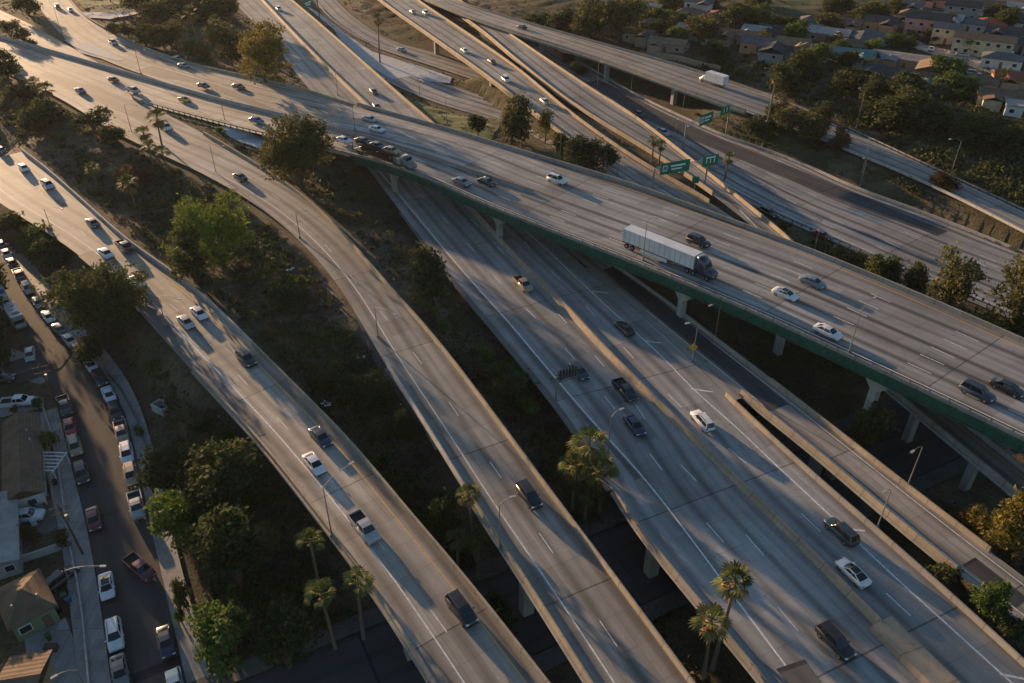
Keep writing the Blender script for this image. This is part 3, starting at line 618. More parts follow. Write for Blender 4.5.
simple_bridge('freeway_bridge', 'wide concrete bridge of the main freeway beside the tall palm pair', 'main_freeway_road', F('main_freeway_road', 'A', 612, 494), 1, 1.6, pierf=[(f, t) for t in (2, 8, 14, 20, 26)], mat=M_BARR)
f = F('exit_ramp_road', 'A', 812, 452)
simple_bridge('ramp_bridge', 'narrow concrete exit ramp bridge between the main freeway and the leafy undercrossing', 'exit_ramp_road', F('exit_ramp_road', 'A', 745, 398), F('exit_ramp_road', 'A', 955, 572), 1.4, pierf=[(f, 2), (f, 6.5)], mat=M_BARR_W)
fs = [F('flyover_road', 'A', x, y) for x, y in ((432, 38), (487, 77))]
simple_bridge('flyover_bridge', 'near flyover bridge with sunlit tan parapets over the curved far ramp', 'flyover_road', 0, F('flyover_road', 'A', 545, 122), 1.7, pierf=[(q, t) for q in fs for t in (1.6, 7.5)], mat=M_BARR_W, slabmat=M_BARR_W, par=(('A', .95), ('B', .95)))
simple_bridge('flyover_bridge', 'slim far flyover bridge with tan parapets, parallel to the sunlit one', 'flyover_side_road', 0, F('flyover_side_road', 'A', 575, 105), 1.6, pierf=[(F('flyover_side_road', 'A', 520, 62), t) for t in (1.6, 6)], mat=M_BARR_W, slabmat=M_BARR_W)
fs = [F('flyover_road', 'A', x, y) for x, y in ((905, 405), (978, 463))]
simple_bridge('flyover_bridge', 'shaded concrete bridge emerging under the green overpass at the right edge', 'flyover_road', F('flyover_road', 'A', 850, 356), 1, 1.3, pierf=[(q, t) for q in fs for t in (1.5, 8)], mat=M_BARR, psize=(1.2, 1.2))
fs = [F('upper_road', 'A', x, y) for x, y in ((600, 60), (535, 40), (668, 85))]
simple_bridge('road_bridge', 'grey concrete bridge carrying the upper road with a white box truck', 'upper_road', .1, F('upper_road', 'A', 745, 113), 1.6, pierf=[(q, t) for q in fs for t in (2.5,)], mat=M_BARR)

def barrier(name, label, path, h=.85, mat=M_BARR, prof=None): return wall(name, path, prof or WALLP(h), mat, label, 'barrier')
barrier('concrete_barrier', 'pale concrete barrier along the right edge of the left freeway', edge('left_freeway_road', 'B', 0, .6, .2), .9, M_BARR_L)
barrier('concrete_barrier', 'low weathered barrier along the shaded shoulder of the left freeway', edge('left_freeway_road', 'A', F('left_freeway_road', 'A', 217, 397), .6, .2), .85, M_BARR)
barrier('concrete_barrier', 'barrier along the outer edge of the curved connector ramp, beside the dirt slope', edge('connector_ramp_road', 'B', F('connector_ramp_road', 'B', 205, 136), F('connector_ramp_road', 'A', 463, 488), .2), .9, M_BARR_W)
barrier('concrete_barrier', 'low kerb barrier along the inner edge of the connector ramp above its drain', edge('connector_ramp_road', 'A', F('connector_ramp_road', 'A', 388, 368), F('connector_ramp_road', 'A', 463, 488), .2), .8, M_BARR_L)
barrier('concrete_barrier', 'grey barrier between the two merging carriageways at upper left', edge('overpass_approach_road', 'B', 0, .97, .1), 1.15, M_BARR_L)
med = smooth_poly([(284, 116, 13.9), (310, 123, 14.2), (344, 132, 14.9), (395, 147, 15.5), (447, 164, 16), (500, 182, 16), (533, 193, 16)])
barrier('concrete_barrier', 'long dark median barrier on the overpass ending near the white suv', med, .85, M_BARR, JERSEY(.9))
guardrail('guardrail', edge('overpass_approach_road', 'A', F('overpass_approach_road', 'A', 148, 104), 1, .2), 'dark guardrail beside the asphalt gore left of the big tree')
guardrail('guardrail', edge('far_freeway_road', 'A', F('far_freeway_road', 'A', 765, 212), .98, .6), 'guardrail along the near edge of the far freeway behind the eucalyptus trees')
barrier('concrete_barrier', 'barrier along the far edge of the merging freeway at upper left', edge('merging_freeway_road', 'B', 0, 1, .2), .85, M_BARR_W)
mpath = smooth_poly(MED); mi = int(np.argmin([(proj(q)[0] - 870) ** 2 + (proj(q)[1] - 618) ** 2 for q in mpath]))
barrier('median_barrier', 'long tan median wall down the middle of the main freeway', mpath[:mi + 1], prof=[(-.6, -.1), (.6, -.1), (.55, .25), (.24, .5), (.17, 1.05), (-.17, 1.05), (-.24, .5), (-.55, .25)], mat=M_BARR_W)
barrier('median_barrier', 'wide flat-topped tan median block near the bottom right corner', mpath[mi:], prof=[(-1.6, -.1), (1.6, -.1), (1.5, .95), (-1.5, .95)], mat=M_BARR_W)
barrier('concrete_barrier', 'sunlit tan parapet along the upper main freeway beside the paved slope', edge('main_freeway_road', 'B', 0, F('main_freeway_road', 'B', 450, 138), .2), 1.0, M_BARR_W)
barrier('concrete_barrier', 'low concrete edge between the main freeway and the exit ramp', edge('main_freeway_road', 'B', F('main_freeway_road', 'B', 730, 400), F('main_freeway_road', 'A', 612, 494), .2), .9, M_BARR_W)
barrier('concrete_barrier', 'thin concrete rail along the outer edge of the exit ramp under the overpass', edge('exit_ramp_road', 'B', .05, F('exit_ramp_road', 'A', 745, 398), .2), .7, M_BARR)
barrier('concrete_barrier', 'tan barrier on the right edge of the flyover behind the pair of palms', edge('flyover_road', 'B', F('flyover_road', 'A', 545, 122), F('flyover_road', 'B', 708, 201), .2), .95, M_BARR_W)
barrier('concrete_barrier', 'short tan barrier on the left edge of the flyover by the dark trees', edge('flyover_road', 'A', F('flyover_road', 'A', 545, 122), F('flyover_road', 'A', 602, 165), .2), .95, M_BARR_W)
barrier('concrete_barrier', 'tan barrier between the two flyover roads under the green signs', edge('flyover_side_road', 'A', F('flyover_side_road', 'A', 575, 105), F('flyover_side_road', 'A', 712, 195), .2), .95, M_BARR_W)
barrier('concrete_barrier', 'tan barrier on the far edge of the flyover beside the shaded freeway', edge('flyover_side_road', 'B', F('flyover_side_road', 'A', 575, 105), F('flyover_side_road', 'B', 797, 247), .2), .95, M_BARR_W)
guardrail('guardrail', edge('upper_road', 'B', F('upper_road', 'A', 745, 113), .98, .2), 'low guardrail on the far side of the upper road below the houses')
barrier('concrete_barrier', 'pale kerb wall along the near side of the upper road on its slope', edge('upper_road', 'A', F('upper_road', 'A', 845, 149), 1, 0), .35, M_BARR_L)
barrier('concrete_barrier', 'pale concrete edge along the far side of the far freeway', edge('far_freeway_road', 'B', .1, 1, -1.2), .45, M_BARR_L)
guardrail('guardrail', edge('far_ramp_road', 'A', F('far_ramp_road', 'A', 320, 8), F('far_ramp_road', 'A', 372, 46), .1), 'dark rail at the outer edge of the curved far ramp')
# gutter beside the connector and paved slope beside the freeway
overlay('dirt_island_pavement', [(64, 40, 11.9), (80, 50, 11.95), (118, 61, 12.05)], [(66, 35, 11.9), (92, 45, 11.95), (122, 59, 12.05)], M_WALLS, .06)
overlay('freeway_shoulder', [(398, 212, 7.9), (465, 300, 7.9), (507, 350, 7.9), (552, 406, 7.9), (586, 452, 7.9), (606, 492, 7.9)], [(411, 212, 8), (468, 279, 8), (512, 328, 8), (552, 376, 8), (595, 427, 8), (640, 476, 8)], M_ASPH2, .018)
# residential pavements with a real kerb step
for nm, rn, side, fa, fb in (('sidewalk', 'residential_street', 'B', 0, 1), ('sidewalk', 'residential_street', 'A', F('residential_street', 'A', 57, 404), 1)):
    e = edge(rn, side, fa, fb, -1.35 if side == 'B' else -1.8); w = 1.3 if side == 'B' else 1.75
    mb = MB(); mb.sweep(e, [(-w, -.1), (w, -.1), (w, .14), (-w, .14)]); tag(mb.build(nm, M_WALK), kind='structure')
ss = smooth_poly([(-40, 400, .1), (0, 388, .1), (25, 380, .1), (48, 372, .1), (62, 366, .05)]); sm_ = MB()
sB = ss + np.array([0, 9.5, 0]); strip(sm_, ss - np.array([0, .5, 0]), sB, np.arange(len(ss)) * 3.0, 0, .03); tag(sm_.build('side_street', [M_STREET]), kind='structure')

# sloping pavement between the upper freeway and the far ramp
def drape(name, pts, mat, lift=.12, step=2.0):
    """a sheet that follows the ground inside a photo outline"""
    poly = [at(*p)[:2] for p in pts]; xs = [p[0] for p in poly]; ys = [p[1] for p in poly]
    bm = bmesh.new(); vs = [bm.verts.new((p[0], p[1], 0)) for p in poly]; bm.faces.new(vs)
    for ax, lo, hi in ((0, min(xs), max(xs)), (1, min(ys), max(ys))):
        for q in np.arange(lo + step, hi, step):
            co = [0, 0, 0]; no = [0, 0, 0]; co[ax] = q; no[ax] = 1
            bmesh.ops.bisect_plane(bm, geom=list(bm.verts) + list(bm.edges) + list(bm.faces), plane_co=co, plane_no=no)
    me = bpy.data.meshes.new(name)
    for v_ in bm.verts: v_.co.z = tz(v_.co.x, v_.co.y) + lift
    bmesh.ops.recalc_face_normals(bm, faces=bm.faces); bm.to_mesh(me); bm.free(); me.materials.append(mat); ul = me.uv_layers.new(name='UVMap')
    for l in me.loops: c = me.vertices[l.vertex_index].co; ul.data[l.index].uv = (c.x, c.y)
    o = bpy.data.objects.new(name, me); C.objects.link(o); return tag(o, kind='structure')
drape('slope_pavement', [(305, 6), (320, 14), (345, 34), (372, 52), (410, 64), (432, 71), (452, 78), (450, 84), (430, 82), (412, 77), (392, 80), (372, 68), (345, 44)], M_WALLS, .3)
drape('island_pavement', [(64, 38), (80, 40), (122, 60), (110, 62), (80, 53)], M_WALLS, .25)
drape('island_pavement', [(214, 128), (236, 127), (268, 139), (262, 150), (240, 143)], M_WALLS, .25)
drape('connector_shoulder', [(352, 310), (362, 318), (400, 380), (440, 444), (430, 440), (390, 385), (374, 362)], M_ASPH2, .3)
drape('dirt_lot', [(0, 345), (36, 357), (50, 380), (40, 385), (0, 372)], M_WALK, .15)

# ------------------------------------------------------------------ vehicles
PAINTC = {'white': (.62, .63, .64), 'silver': (.33, .34, .35), 'grey': (.14, .145, .15), 'black': (.014, .014, .016), 'dark blue': (.018, .03, .06), 'blue': (.03, .09, .25), 'dark teal': (.02, .042, .05),
          'dark red': (.12, .014, .014), 'red': (.30, .02, .018), 'maroon': (.10, .022, .028), 'yellow': (.62, .36, .02), 'tan': (.30, .23, .15), 'dark grey': (.035, .037, .04), 'brown': (.09, .05, .03), 'blue grey': (.13, .18, .22), 'green': (.03, .08, .05), 'light blue': (.22, .35, .45)}
PM = {}
for k, c in PAINTC.items():
    m = plain(k.replace(' ', '_') + '_car_paint', c, .32, .08, 2, .5, .0, .6); m.node_tree.nodes['Principled BSDF'].inputs['Coat Roughness'].default_value = .08; PM[k] = m

def loft(mb, secs, m=0):
    """secs: (x, half width bottom, half width mid, half width top, z bottom, z mid, z top) from rear to front"""
    V = []; F = []; n = 10
    for (x, wb, wm, wt, zb, zm, zt) in secs:
        V += [(x, -wb, zb), (x, -wm, (zb + zm) * .5), (x, -wm, zm), (x, -(wm * .35 + wt * .65), zt - (zt - zm) * .18), (x, -wt * .82, zt), (x, wt * .82, zt), (x, (wm * .35 + wt * .65), zt - (zt - zm) * .18), (x, wm, zm), (x, wm, (zb + zm) * .5), (x, wb, zb)]
    for i in range(len(secs) - 1):
        for k in range(n): F.append((i * n + k, (i + 1) * n + k, (i + 1) * n + (k + 1) % n, i * n + (k + 1) % n))
    F += [tuple(range(n)), tuple(reversed(range((len(secs) - 1) * n, len(secs) * n)))]
    mb.grid(V, F, m, True)
CAR = {  # length, width, body sections, cabin (x rear base, x rear roof, x front roof, x front base, belt z, roof z)
    'sedan': dict(L=4.75, W=1.84, hood=.98, belt=.98, roof=1.46, cab=(-1.85, -1.05, .45, 1.25), trunk=1.02),
    'coupe': dict(L=4.6, W=1.86, hood=.92, belt=.95, roof=1.36, cab=(-1.75, -.75, .35, 1.2), trunk=1.0),
    'hatchback': dict(L=4.2, W=1.78, hood=1.0, belt=1.0, roof=1.52, cab=(-2.0, -1.55, .4, 1.2), trunk=1.02),
    'suv': dict(L=4.85, W=1.95, hood=1.12, belt=1.14, roof=1.78, cab=(-2.32, -2.0, .45, 1.2), trunk=1.15),
    'van': dict(L=5.2, W=2.0, hood=1.15, belt=1.18, roof=1.95, cab=(-2.52, -2.4, 1.05, 1.8), trunk=1.2),
    'pickup': dict(L=5.7, W=2.0, hood=1.18, belt=1.2, roof=1.86, cab=(-.55, -.4, 1.05, 1.65), trunk=1.18),
}
PROTO = {}
def make_car(kind, col):
    d = CAR[kind]; L, W = d['L'] / 2, d['W'] / 2; r = empty('parked_car' if False else kind, (0, 0, 0))
    hz, bz, rz_ = d['hood'], d['belt'], d['roof']; x0, x1, x2, x3 = d['cab']; zb = .26 if kind in ('sedan', 'coupe', 'hatchback') else .36; tz_ = d['trunk']
    b = MB()
    if kind != 'pickup':
        loft(b, [(-L, W * .8, W * .88, W * .8, zb + .12, .72, tz_ - .14), (-L + .18, W * .9, W * .97, W * .84, zb + .02, .78, tz_), (x0 + .1, W * .94, W, W * .86, zb, .82, tz_ + .01), (0, W * .95, W, W * .88, zb, .82, bz + .02), (x3 - .1, W * .94, W, W * .86, zb, .82, bz), (L - .55, W * .92, W * .97, W * .8, zb, .76, hz - .08), (L - .12, W * .82, W * .9, W * .72, zb + .05, .66, hz - .22), (L, W * .7, W * .8, W * .6, zb + .12, .6, hz - .36)])
    else:
        loft(b, [(x0, W * .94, W, W * .9, zb, .85, bz), (.4, W * .95, W, W * .9, zb, .85, bz + .02), (x3, W * .94, W, W * .88, zb, .85, bz), (L - .4, W * .92, W * .98, W * .84, zb, .8, hz - .06), (L - .08, W * .86, W * .92, W * .76, zb + .05, .7, hz - .18), (L, W * .78, W * .86, W * .66, zb + .12, .65, hz - .36)])
        bx = (-L + x0) / 2; bl = x0 + L
        for s in (-1, 1): b.box((bx, s * (W - .07), (zb + bz) / 2 + .03), (bl, .14, bz - zb - .06))
        b.box((-L + .06, 0, (zb + bz) / 2 + .03), (.12, W * 2 - .3, bz - zb - .1)); b.box((bx, 0, .62), (bl - .12, W * 2 - .29, .5))
    # roof panel and pillars
    rw = W * .70; bw_ = W * .90; rh = rz_ - .03
    V = []
    for x, w, z in ((x1, rw, rh), ((x1 + x2) / 2, rw * 1.02, rz_), (x2, rw * .97, rh)): V += [(x, -w, z - .04), (x, -w * .8, z), (x, w * .8, z), (x, w, z - .04), (x, w * .8, z - .07), (x, -w * .8, z - .07)]
    Fr = [(i * 6 + k, (i + 1) * 6 + k, (i + 1) * 6 + (k + 1) % 6, i * 6 + (k + 1) % 6) for i in range(2) for k in range(6)] + [tuple(range(6)), tuple(reversed(range(12, 18)))]
    b.grid(V, Fr, 0, False)
    for s in (-1, 1):
        b.tube([(x3 - .05, s * bw_ * .9, bz - .04), (x2 + .02, s * rw * .96, rh - .05)], .05, 5); b.tube([(x0 + .05, s * bw_ * .9, tz_ - .04), (x1, s * rw * .97, rh - .05)], .07 if kind != 'suv' else .09, 5)
        b.tube([((x1 + x2) / 2 - .1, s * bw_ * .955, bz - .04), ((x1 + x2) / 2 - .1, s * rw * 1.0, rh - .04)], .045, 5)
    body = b.build('body', [PM[col], M_BED], r)
    g = MB(); V = []
    for x, w, z in ((x0, bw_ * .9, bz - .06), (x3, bw_ * .9, bz - .06)): V += [(x, -w, z), (x, w, z)]
    mid = (x1 + x2) / 2
    V = [(x0, -bw_ * .88, tz_ - .05), (mid, -bw_ * .96, bz - .05), (x3, -bw_ * .86, bz - .05), (x3 + .08, 0, bz - .05), (x3, bw_ * .86, bz - .05), (mid, bw_ * .96, bz - .05), (x0, bw_ * .88, tz_ - .05), (x0 - .08, 0, tz_ - .05),
         (x1 + .02, -rw * .97, rh - .05), (mid, -rw * .99, rh - .05), (x2 - .02, -rw * .95, rh - .05), (x2 + .05, 0, rh - .04), (x2 - .02, rw * .95, rh - .05), (mid, rw * .99, rh - .05), (x1 + .02, rw * .97, rh - .05), (x1 - .04, 0, rh - .04)]
    g.grid(V, [(i, (i + 1) % 8, (i + 1) % 8 + 8, i + 8) for i in range(8)] + [tuple(range(8, 16))]); g.build('window_glass', M_GLASS, r)
    wr = .33 if kind in ('sedan', 'coupe', 'hatchback') else .38
    for x in (-L * .6, L * .62):
        for s in (-1, 1):
            w = MB(); w.tube([(0, -.11, 0), (0, .11, 0)], wr, 14); o = w.build('wheel', M_RUBBER, r); o.location = (x, s * (W - .13), wr)
            q = MB(); q.tube([(0, s * .09, 0), (0, s * .125, 0)], wr * .62, 10); q.build('rim', M_RIM, o)
    for s in (-1, 1):
        h = MB(); h.box((L - .12, s * W * .66, .68 if wr < .35 else .84), (.22, .34, .13)); h.build('headlight', M_LAMP, r)
        t = MB(); t.box((-L + .05, s * W * .72, .80 if wr < .35 else .98), (.10, .30, .16)); t.build('tail_light', M_TAIL, r)
        q = MB(); q.box((x3 - .28, s * (W + .05), bz + .03), (.14, .2, .13)); q.build('mirror', PM[col], r)
    for s in (-1, 1): q = MB(); q.box((s * (L - .04), 0, .45), (.12, W * 1.55, .16)); q.build('bumper', M_BED if kind != 'pickup' else M_CHROME, r)
    if kind == 'pickup':
        q = MB(); q.box(((-L + x0) / 2, 0, .90), (x0 + L - .2, W * 2 - .3, .03)); q.build('bed_floor', M_BED, r)
    if kind == 'coupe':
        q = MB(); q.box(((x1 + x2) / 2, 0, rz_ + .012), (x2 - x1 - .1, rw * 1.55, .03)); q.build('roof_glass', M_GLASS, r)
    if kind == 'suv':
        q = MB()
        for s in (-1, 1): q.box((-.6, s * rw * .85, rz_ + .03), (2.2, .05, .05))
        q.build('roof_rail', M_DMETAL, r)
    return r
LASTPARK = {}
def road_pos(rn, px, py):
    r = ROADS[rn]; z = 8.0
    mid = (r['A'] + r['B']) / 2
    for _ in range(6):
        p = P(px, py, z); i = int(((mid[:, :2] - p[:2]) ** 2).sum(1).argmin()); z = mid[i, 2]
    a = mid[max(i - 2, 0)]; b = mid[min(i + 2, len(mid) - 1)]; return P(px, py, z), math.atan2(b[1] - a[1], b[0] - a[0])
def car(kind, col, px, py, where, label, group, dirn=1, turn=None):
    """where: a road name or 'ground'; px, py: the vehicle's middle in the photo"""
    py = py + (3 if py > 250 else 1.5)
    key = (kind, col); new = key not in PROTO
    r = make_car(kind, col) if new else copy_tree(PROTO[key])
    if new: PROTO[key] = r
    if where == 'ground': p = at(px, py); h = 0
    else: p, h = road_pos(where, px, py)
    if where == 'residential_street' and turn is None:      # kerb cars keep clear of the one parked before
        half = CAR[kind]['L'] / 2; R_ = ROADS[where]; side = 'B' if KERB == 'B' else 'A'
        base, oth = (R_['B'], R_['A']) if side == 'B' else (R_['A'], R_['B']); i = int(((base[:, :2] - p[:2]) ** 2).sum(1).argmin()); s = R_['S'][i] + float((p[:2] - base[i][:2]) @ np.array([math.cos(h), math.sin(h)]))
        if side in LASTPARK: s = max(s, LASTPARK[side] + half + .55)
        LASTPARK[side] = s + half
        q = np.array([np.interp(s, R_['S'], base[:, c_]) for c_ in range(3)]); q2 = np.array([np.interp(s, R_['S'], oth[:, c_]) for c_ in range(3)]); qa = np.array([np.interp(s + 1, R_['S'], base[:, c_]) for c_ in range(2)]) - np.array([np.interp(s - 1, R_['S'], base[:, c_]) for c_ in range(2)])
        p = q + (q2 - q) / np.linalg.norm(q2 - q) * (CAR[kind]['W'] / 2 + .2); h = math.atan2(qa[1], qa[0]) + random.uniform(-.03, .03)
    r.location = (p[0], p[1], p[2] + .02)
    r.rotation_euler = (0, 0, (h if turn is None else math.radians(turn)) + (0 if dirn > 0 else math.pi))
    tag(r, label, 'car' if kind in ('sedan', 'coupe', 'hatchback') else kind, group); r.name = kind if group.startswith('cars p') is False else 'parked_' + kind
    return r
G1 = 'cars on the left freeway'; LF = 'left_freeway_road'
car('sedan', 'dark grey', 2, 151, LF, 'dark grey sedan on the left freeway, cut by the left photo edge', G1)
car('hatchback', 'white', 25, 169, LF, 'white hatchback on the left freeway, first one in from the left edge', G1)
car('suv', 'silver', 49, 186, LF, 'silver suv on the left freeway near the barrier kink', G1)
car('sedan', 'dark teal', 94, 224, LF, 'dark teal sedan close to the pale barrier above the big round tree', G1)
car('pickup', 'black', 126, 248, LF, 'black pickup close to the barrier beside the big round tree', G1)
car('sedan', 'white', 107, 253, LF, 'white sedan half behind the top of the big round tree', G1)
car('sedan', 'white', 139, 281, LF, 'white sedan peeking out right of the big round tree', G1)
car('sedan', 'white', 200, 313, LF, 'white sedan in the right lane of a side-by-side pair on the left freeway', G1)
car('sedan', 'silver', 187, 322, LF, 'silver sedan in the left lane of a side-by-side pair by the lamp', G1)
car('suv', 'black', 247, 359, LF, 'lone black suv in the middle of the left freeway', G1)
car('sedan', 'dark blue', 321, 437, LF, 'dark blue sedan just ahead of a white one on the left freeway', G1)
car('sedan', 'white', 315, 464, LF, 'white sedan beside the lamp with a long curved arm, left freeway', G1)
car('pickup', 'silver', 365, 528, LF, 'silver pickup near the shaded edge above the three palms', G1)
car('suv', 'black', 462, 610, LF, 'black suv lowest down on the left freeway bridge', G1)
G2 = 'cars on the connector ramp'
car('sedan', 'blue', 81, 91, 'connector_ramp_road', 'light blue sedan at the start of the connector ramp', G2)
car('suv', 'white', 167, 128, 'connector_ramp_road', 'white suv behind the palm cluster at the ramp split', G2)
car('sedan', 'black', 241, 178, 'connector_ramp_road', 'black sedan alone on the connector ramp bend', G2)
car('suv', 'black', 529, 496, 'connector_ramp_road', 'black suv on the connector ramp bridge past the barrier step', G2)
G3 = 'cars on the overpass approach'; OA = 'overpass_approach_road'
car('sedan', 'dark teal', 18, 67, OA, 'dark teal sedan beside a white one at the far left edge', G3)
car('sedan', 'white', 17, 73, OA, 'white sedan next to a dark one near the left edge tree', G3)
car('sedan', 'dark red', 114, 80, OA, 'dark red sedan just behind a silver pickup', G3)
car('pickup', 'silver', 134, 91, OA, 'silver pickup ahead of the dark red sedan', G3)
car('coupe', 'yellow', 185, 100, OA, 'yellow coupe, the only yellow car', G3)
car('sedan', 'blue', 257, 121, OA, 'bright blue sedan left of the big tree at the guardrail', G3)
G4 = 'cars on the merging freeway'; KF = 'merging_freeway_road'
car('suv', 'dark grey', 58, 7, KF, 'dark grey suv at the top of the merging freeway', G4)
car('sedan', 'white', 71, 10, KF, 'white sedan at the very top of the merging freeway', G4)
car('suv', 'silver', 114, 43, KF, 'silver suv alone in the middle of the merging freeway bend', G4)
car('sedan', 'green', 178, 59, KF, 'dark green sedan behind a silver sedan by the far barrier', G4)
car('sedan', 'blue grey', 184, 66, KF, 'blue grey sedan right below a dark green one', G4)
car('sedan', 'black', 204, 86, KF, 'black sedan beside the asphalt gore of the merging freeway', G4)
car('sedan', 'dark red', 239, 87, KF, 'dark red sedan in the far lane before the merge', G4)
G5 = 'cars on the overpass'; OP = 'overpass_road'
car('sedan', 'white', 344, 141, OP, 'white sedan partly hidden behind the big tree crown', G5)
car('sedan', 'silver', 370, 120, OP, 'silver sedan, the upper of two bright cars after the merge', G5)
car('sedan', 'white', 377, 130, OP, 'white sedan, the lower of two bright cars after the merge', G5)
car('sedan', 'blue grey', 462, 183, OP, 'blue grey sedan left of a black one above the green girder', G5)
car('sedan', 'black', 487, 183, OP, 'black sedan close in front of a blue grey one beside the median', G5)
car('suv', 'white', 557, 181, OP, 'white suv near the end of the overpass median', G5)
car('suv', 'black', 698, 243, OP, 'black suv just beyond the semi truck', G5)
car('sedan', 'blue grey', 812, 282, OP, 'blue grey sedan uppermost of three near the overpass middle', G5)
car('coupe', 'white', 785, 294, OP, 'white coupe following a blue grey sedan on the overpass', G5)
car('sedan', 'white', 827, 332, OP, 'white sedan by the near railing with the lamp post', G5)
car('suv', 'dark blue', 976, 393, OP, 'dark blue suv at the right end of the overpass', G5)
car('sedan', 'black', 1006, 388, OP, 'black sedan at the right photo edge on the overpass', G5)
G6 = 'cars on the main freeway'; MF = 'main_freeway_road'
car('suv', 'white', 279, 9, MF, 'white suv at the top of the main freeway under the green sign', G6)
car('sedan', 'black', 374, 92, MF, 'small black sedan on the main freeway before it dips under the overpass', G6)
car('sedan', 'grey', 377, 107, MF, 'grey sedan about to pass under the overpass', G6)
car('pickup', 'tan', 523, 284, MF, 'tan pickup in the shade of the overpass on the main freeway', G6)
car('sedan', 'dark teal', 579, 371, MF, 'dark teal sedan passing the dark cantilever sign', G6)
car('pickup', 'black', 625, 391, MF, 'black pickup ahead of a dark blue sedan beside the tan median', G6)
car('sedan', 'dark blue', 634, 425, MF, 'dark blue sedan in the middle lane right of the palm clump', G6)
car('suv', 'black', 834, 642, MF, 'black suv lowest on the main freeway near the asphalt patch', G6)
car('sedan', 'black', 624, 328, MF, 'black sedan at the shade edge on the far carriageway', G6, -1)
car('suv', 'white', 702, 421, MF, 'white suv in mid carriageway right of the median wall', G6, -1)
car('suv', 'dark teal', 840, 532, MF, 'dark teal suv by the white edge line of the far carriageway', G6, -1)
car('coupe', 'white', 852, 573, MF, 'white coupe with black roof glass beside the tan median', G6, -1)
G7 = 'cars on the flyover'; D1 = 'flyover_road'
car('sedan', 'silver', 413, 12, D1, 'silver sedan uppermost on the sunlit flyover', G7)
car('suv', 'white', 426, 13, D1, 'white suv beside a silver sedan at the flyover top', G7)
car('sedan', 'white', 465, 51, D1, 'white sedan in the flyover middle behind a dark one', G7)
car('sedan', 'dark red', 492, 62, D1, 'dark red sedan between two white cars on the flyover', G7)
car('suv', 'white', 506, 80, D1, 'white suv on the flyover just above the dark tree', G7)
car('sedan', 'white', 545, 102, D1, 'white sedan half hidden by the grey green tree on the flyover', G7)
G8 = 'cars on the far roads'; FF = 'far_freeway_road'
car('pickup', 'black', 638, 115, FF, 'black pickup in the dark lane below the flyover wall', G8)
car('pickup', 'silver', 662, 133, FF, 'silver pickup on the far freeway beyond the flyover', G8)
car('suv', 'black', 768, 214, FF, 'black suv beside the near guardrail of the far freeway', G8)
car('sedan', 'dark red', 821, 236, FF, 'dark red sedan behind the tall lamp on the far freeway', G8)
car('sedan', 'silver', 402, 50, 'far_ramp_road', 'silver sedan alone on the curved far ramp', G8)
car('sedan', 'black', 384, 81, 'low_ramp_road', 'black sedan half behind the parapet on the low ramp', G8)
car('sedan', 'black', 522, 27, 'upper_road', 'black sedan at the upper left of the grey road bridge', G8, -1)
car('sedan', 'dark red', 952, 185, 'upper_road', 'dark red sedan by the bare shrub on the upper road', G8, -1)
GP = 'cars parked along the residential street'; RS = 'residential_street'
KERB = 'B'
for a in [('sedan', 'dark grey', 3, 246, 'dark grey sedan parked at the kerb, cut by the left edge'), ('sedan', 'white', 8, 253, 'white sedan parked first in line from the left edge'), ('sedan', 'black', 15, 262, 'black sedan parked behind the first white sedan'),
          ('pickup', 'brown', 24, 274, 'brown pickup parked beside the dark ivy bank'), ('suv', 'silver', 33, 287, 'silver suv parked between the brown pickup and a pale hatchback'), ('hatchback', 'light blue', 44, 301, 'pale blue hatchback parked across from the two motorhomes'),
          ('sedan', 'white', 56, 314, 'white sedan parked at the foot of the big round tree'), ('sedan', 'dark teal', 66, 327, 'dark teal sedan parked under the big round tree'), ('sedan', 'silver', 74, 338, 'silver sedan parked below the big round tree'),
          ('suv', 'black', 79, 346, 'black suv parked just above a white sedan at the street bend'), ('sedan', 'white', 86, 357, 'white sedan parked at the upper part of the street bend'), ('suv', 'dark grey', 97, 370, 'dark grey suv parked between two white sedans'),
          ('sedan', 'white', 106, 384, 'white sedan parked right above a row of dark cars'), ('suv', 'black', 113, 400, 'black suv parked above the tan pickup'), ('pickup', 'tan', 119, 416, 'tan pickup parked with its dark bed to the camera'),
          ('suv', 'white', 128, 445, 'white suv parked alone beside the small round shrub'), ('suv', 'tan', 132, 473, 'tan suv parked between the white suv and the loaded pickup'), ('pickup', 'silver', 140, 505, 'silver pickup parked with a loaded bed'),
          ('sedan', 'dark blue', 171, 640, 'dark blue sedan parked at the lower right kerb'), ('hatchback', 'light blue', 181, 682, 'pale hatchback parked at the bottom photo edge')]:
    car(a[0], a[1], a[2], a[3], RS, a[4], GP, 1 if a[0] != 'pickup' else 1)
KERB = 'A'
for a in [('pickup', 'dark grey', 67, 406, 'dark grey pickup parked by the utility pole'), ('sedan', 'red', 74, 426, 'bright red sedan parked beside the brown roofed house'), ('suv', 'tan', 78, 446, 'tan suv parked behind the bright red sedan'),
          ('suv', 'black', 85, 473, 'black suv parked beside the white pergola'), ('sedan', 'dark red', 91, 520, 'dark red sedan parked by the leaning utility pole'), ('coupe', 'white', 103, 588, 'white coupe with dark roof parked under the street lamp'),
          ('suv', 'white', 112, 637, 'white suv with roof rails parked lowest but one on the left kerb'), ('sedan', 'grey', 119, 672, 'grey sedan parked at the bottom of the left kerb')]:
    car(a[0], a[1], a[2], a[3], RS, a[4], GP)
car('pickup', 'maroon', 141, 568, RS, 'maroon pickup turning across the dark street', 'cars on the street', 1, -38)
car('sedan', 'silver', 31, 354, 'ground', 'silver sedan parked at the corner of the side street', GP, 1, -62)
car('pickup', 'white', 19, 402, 'ground', 'white pickup in the driveway behind the brown roofed house', GP, 1, 8)
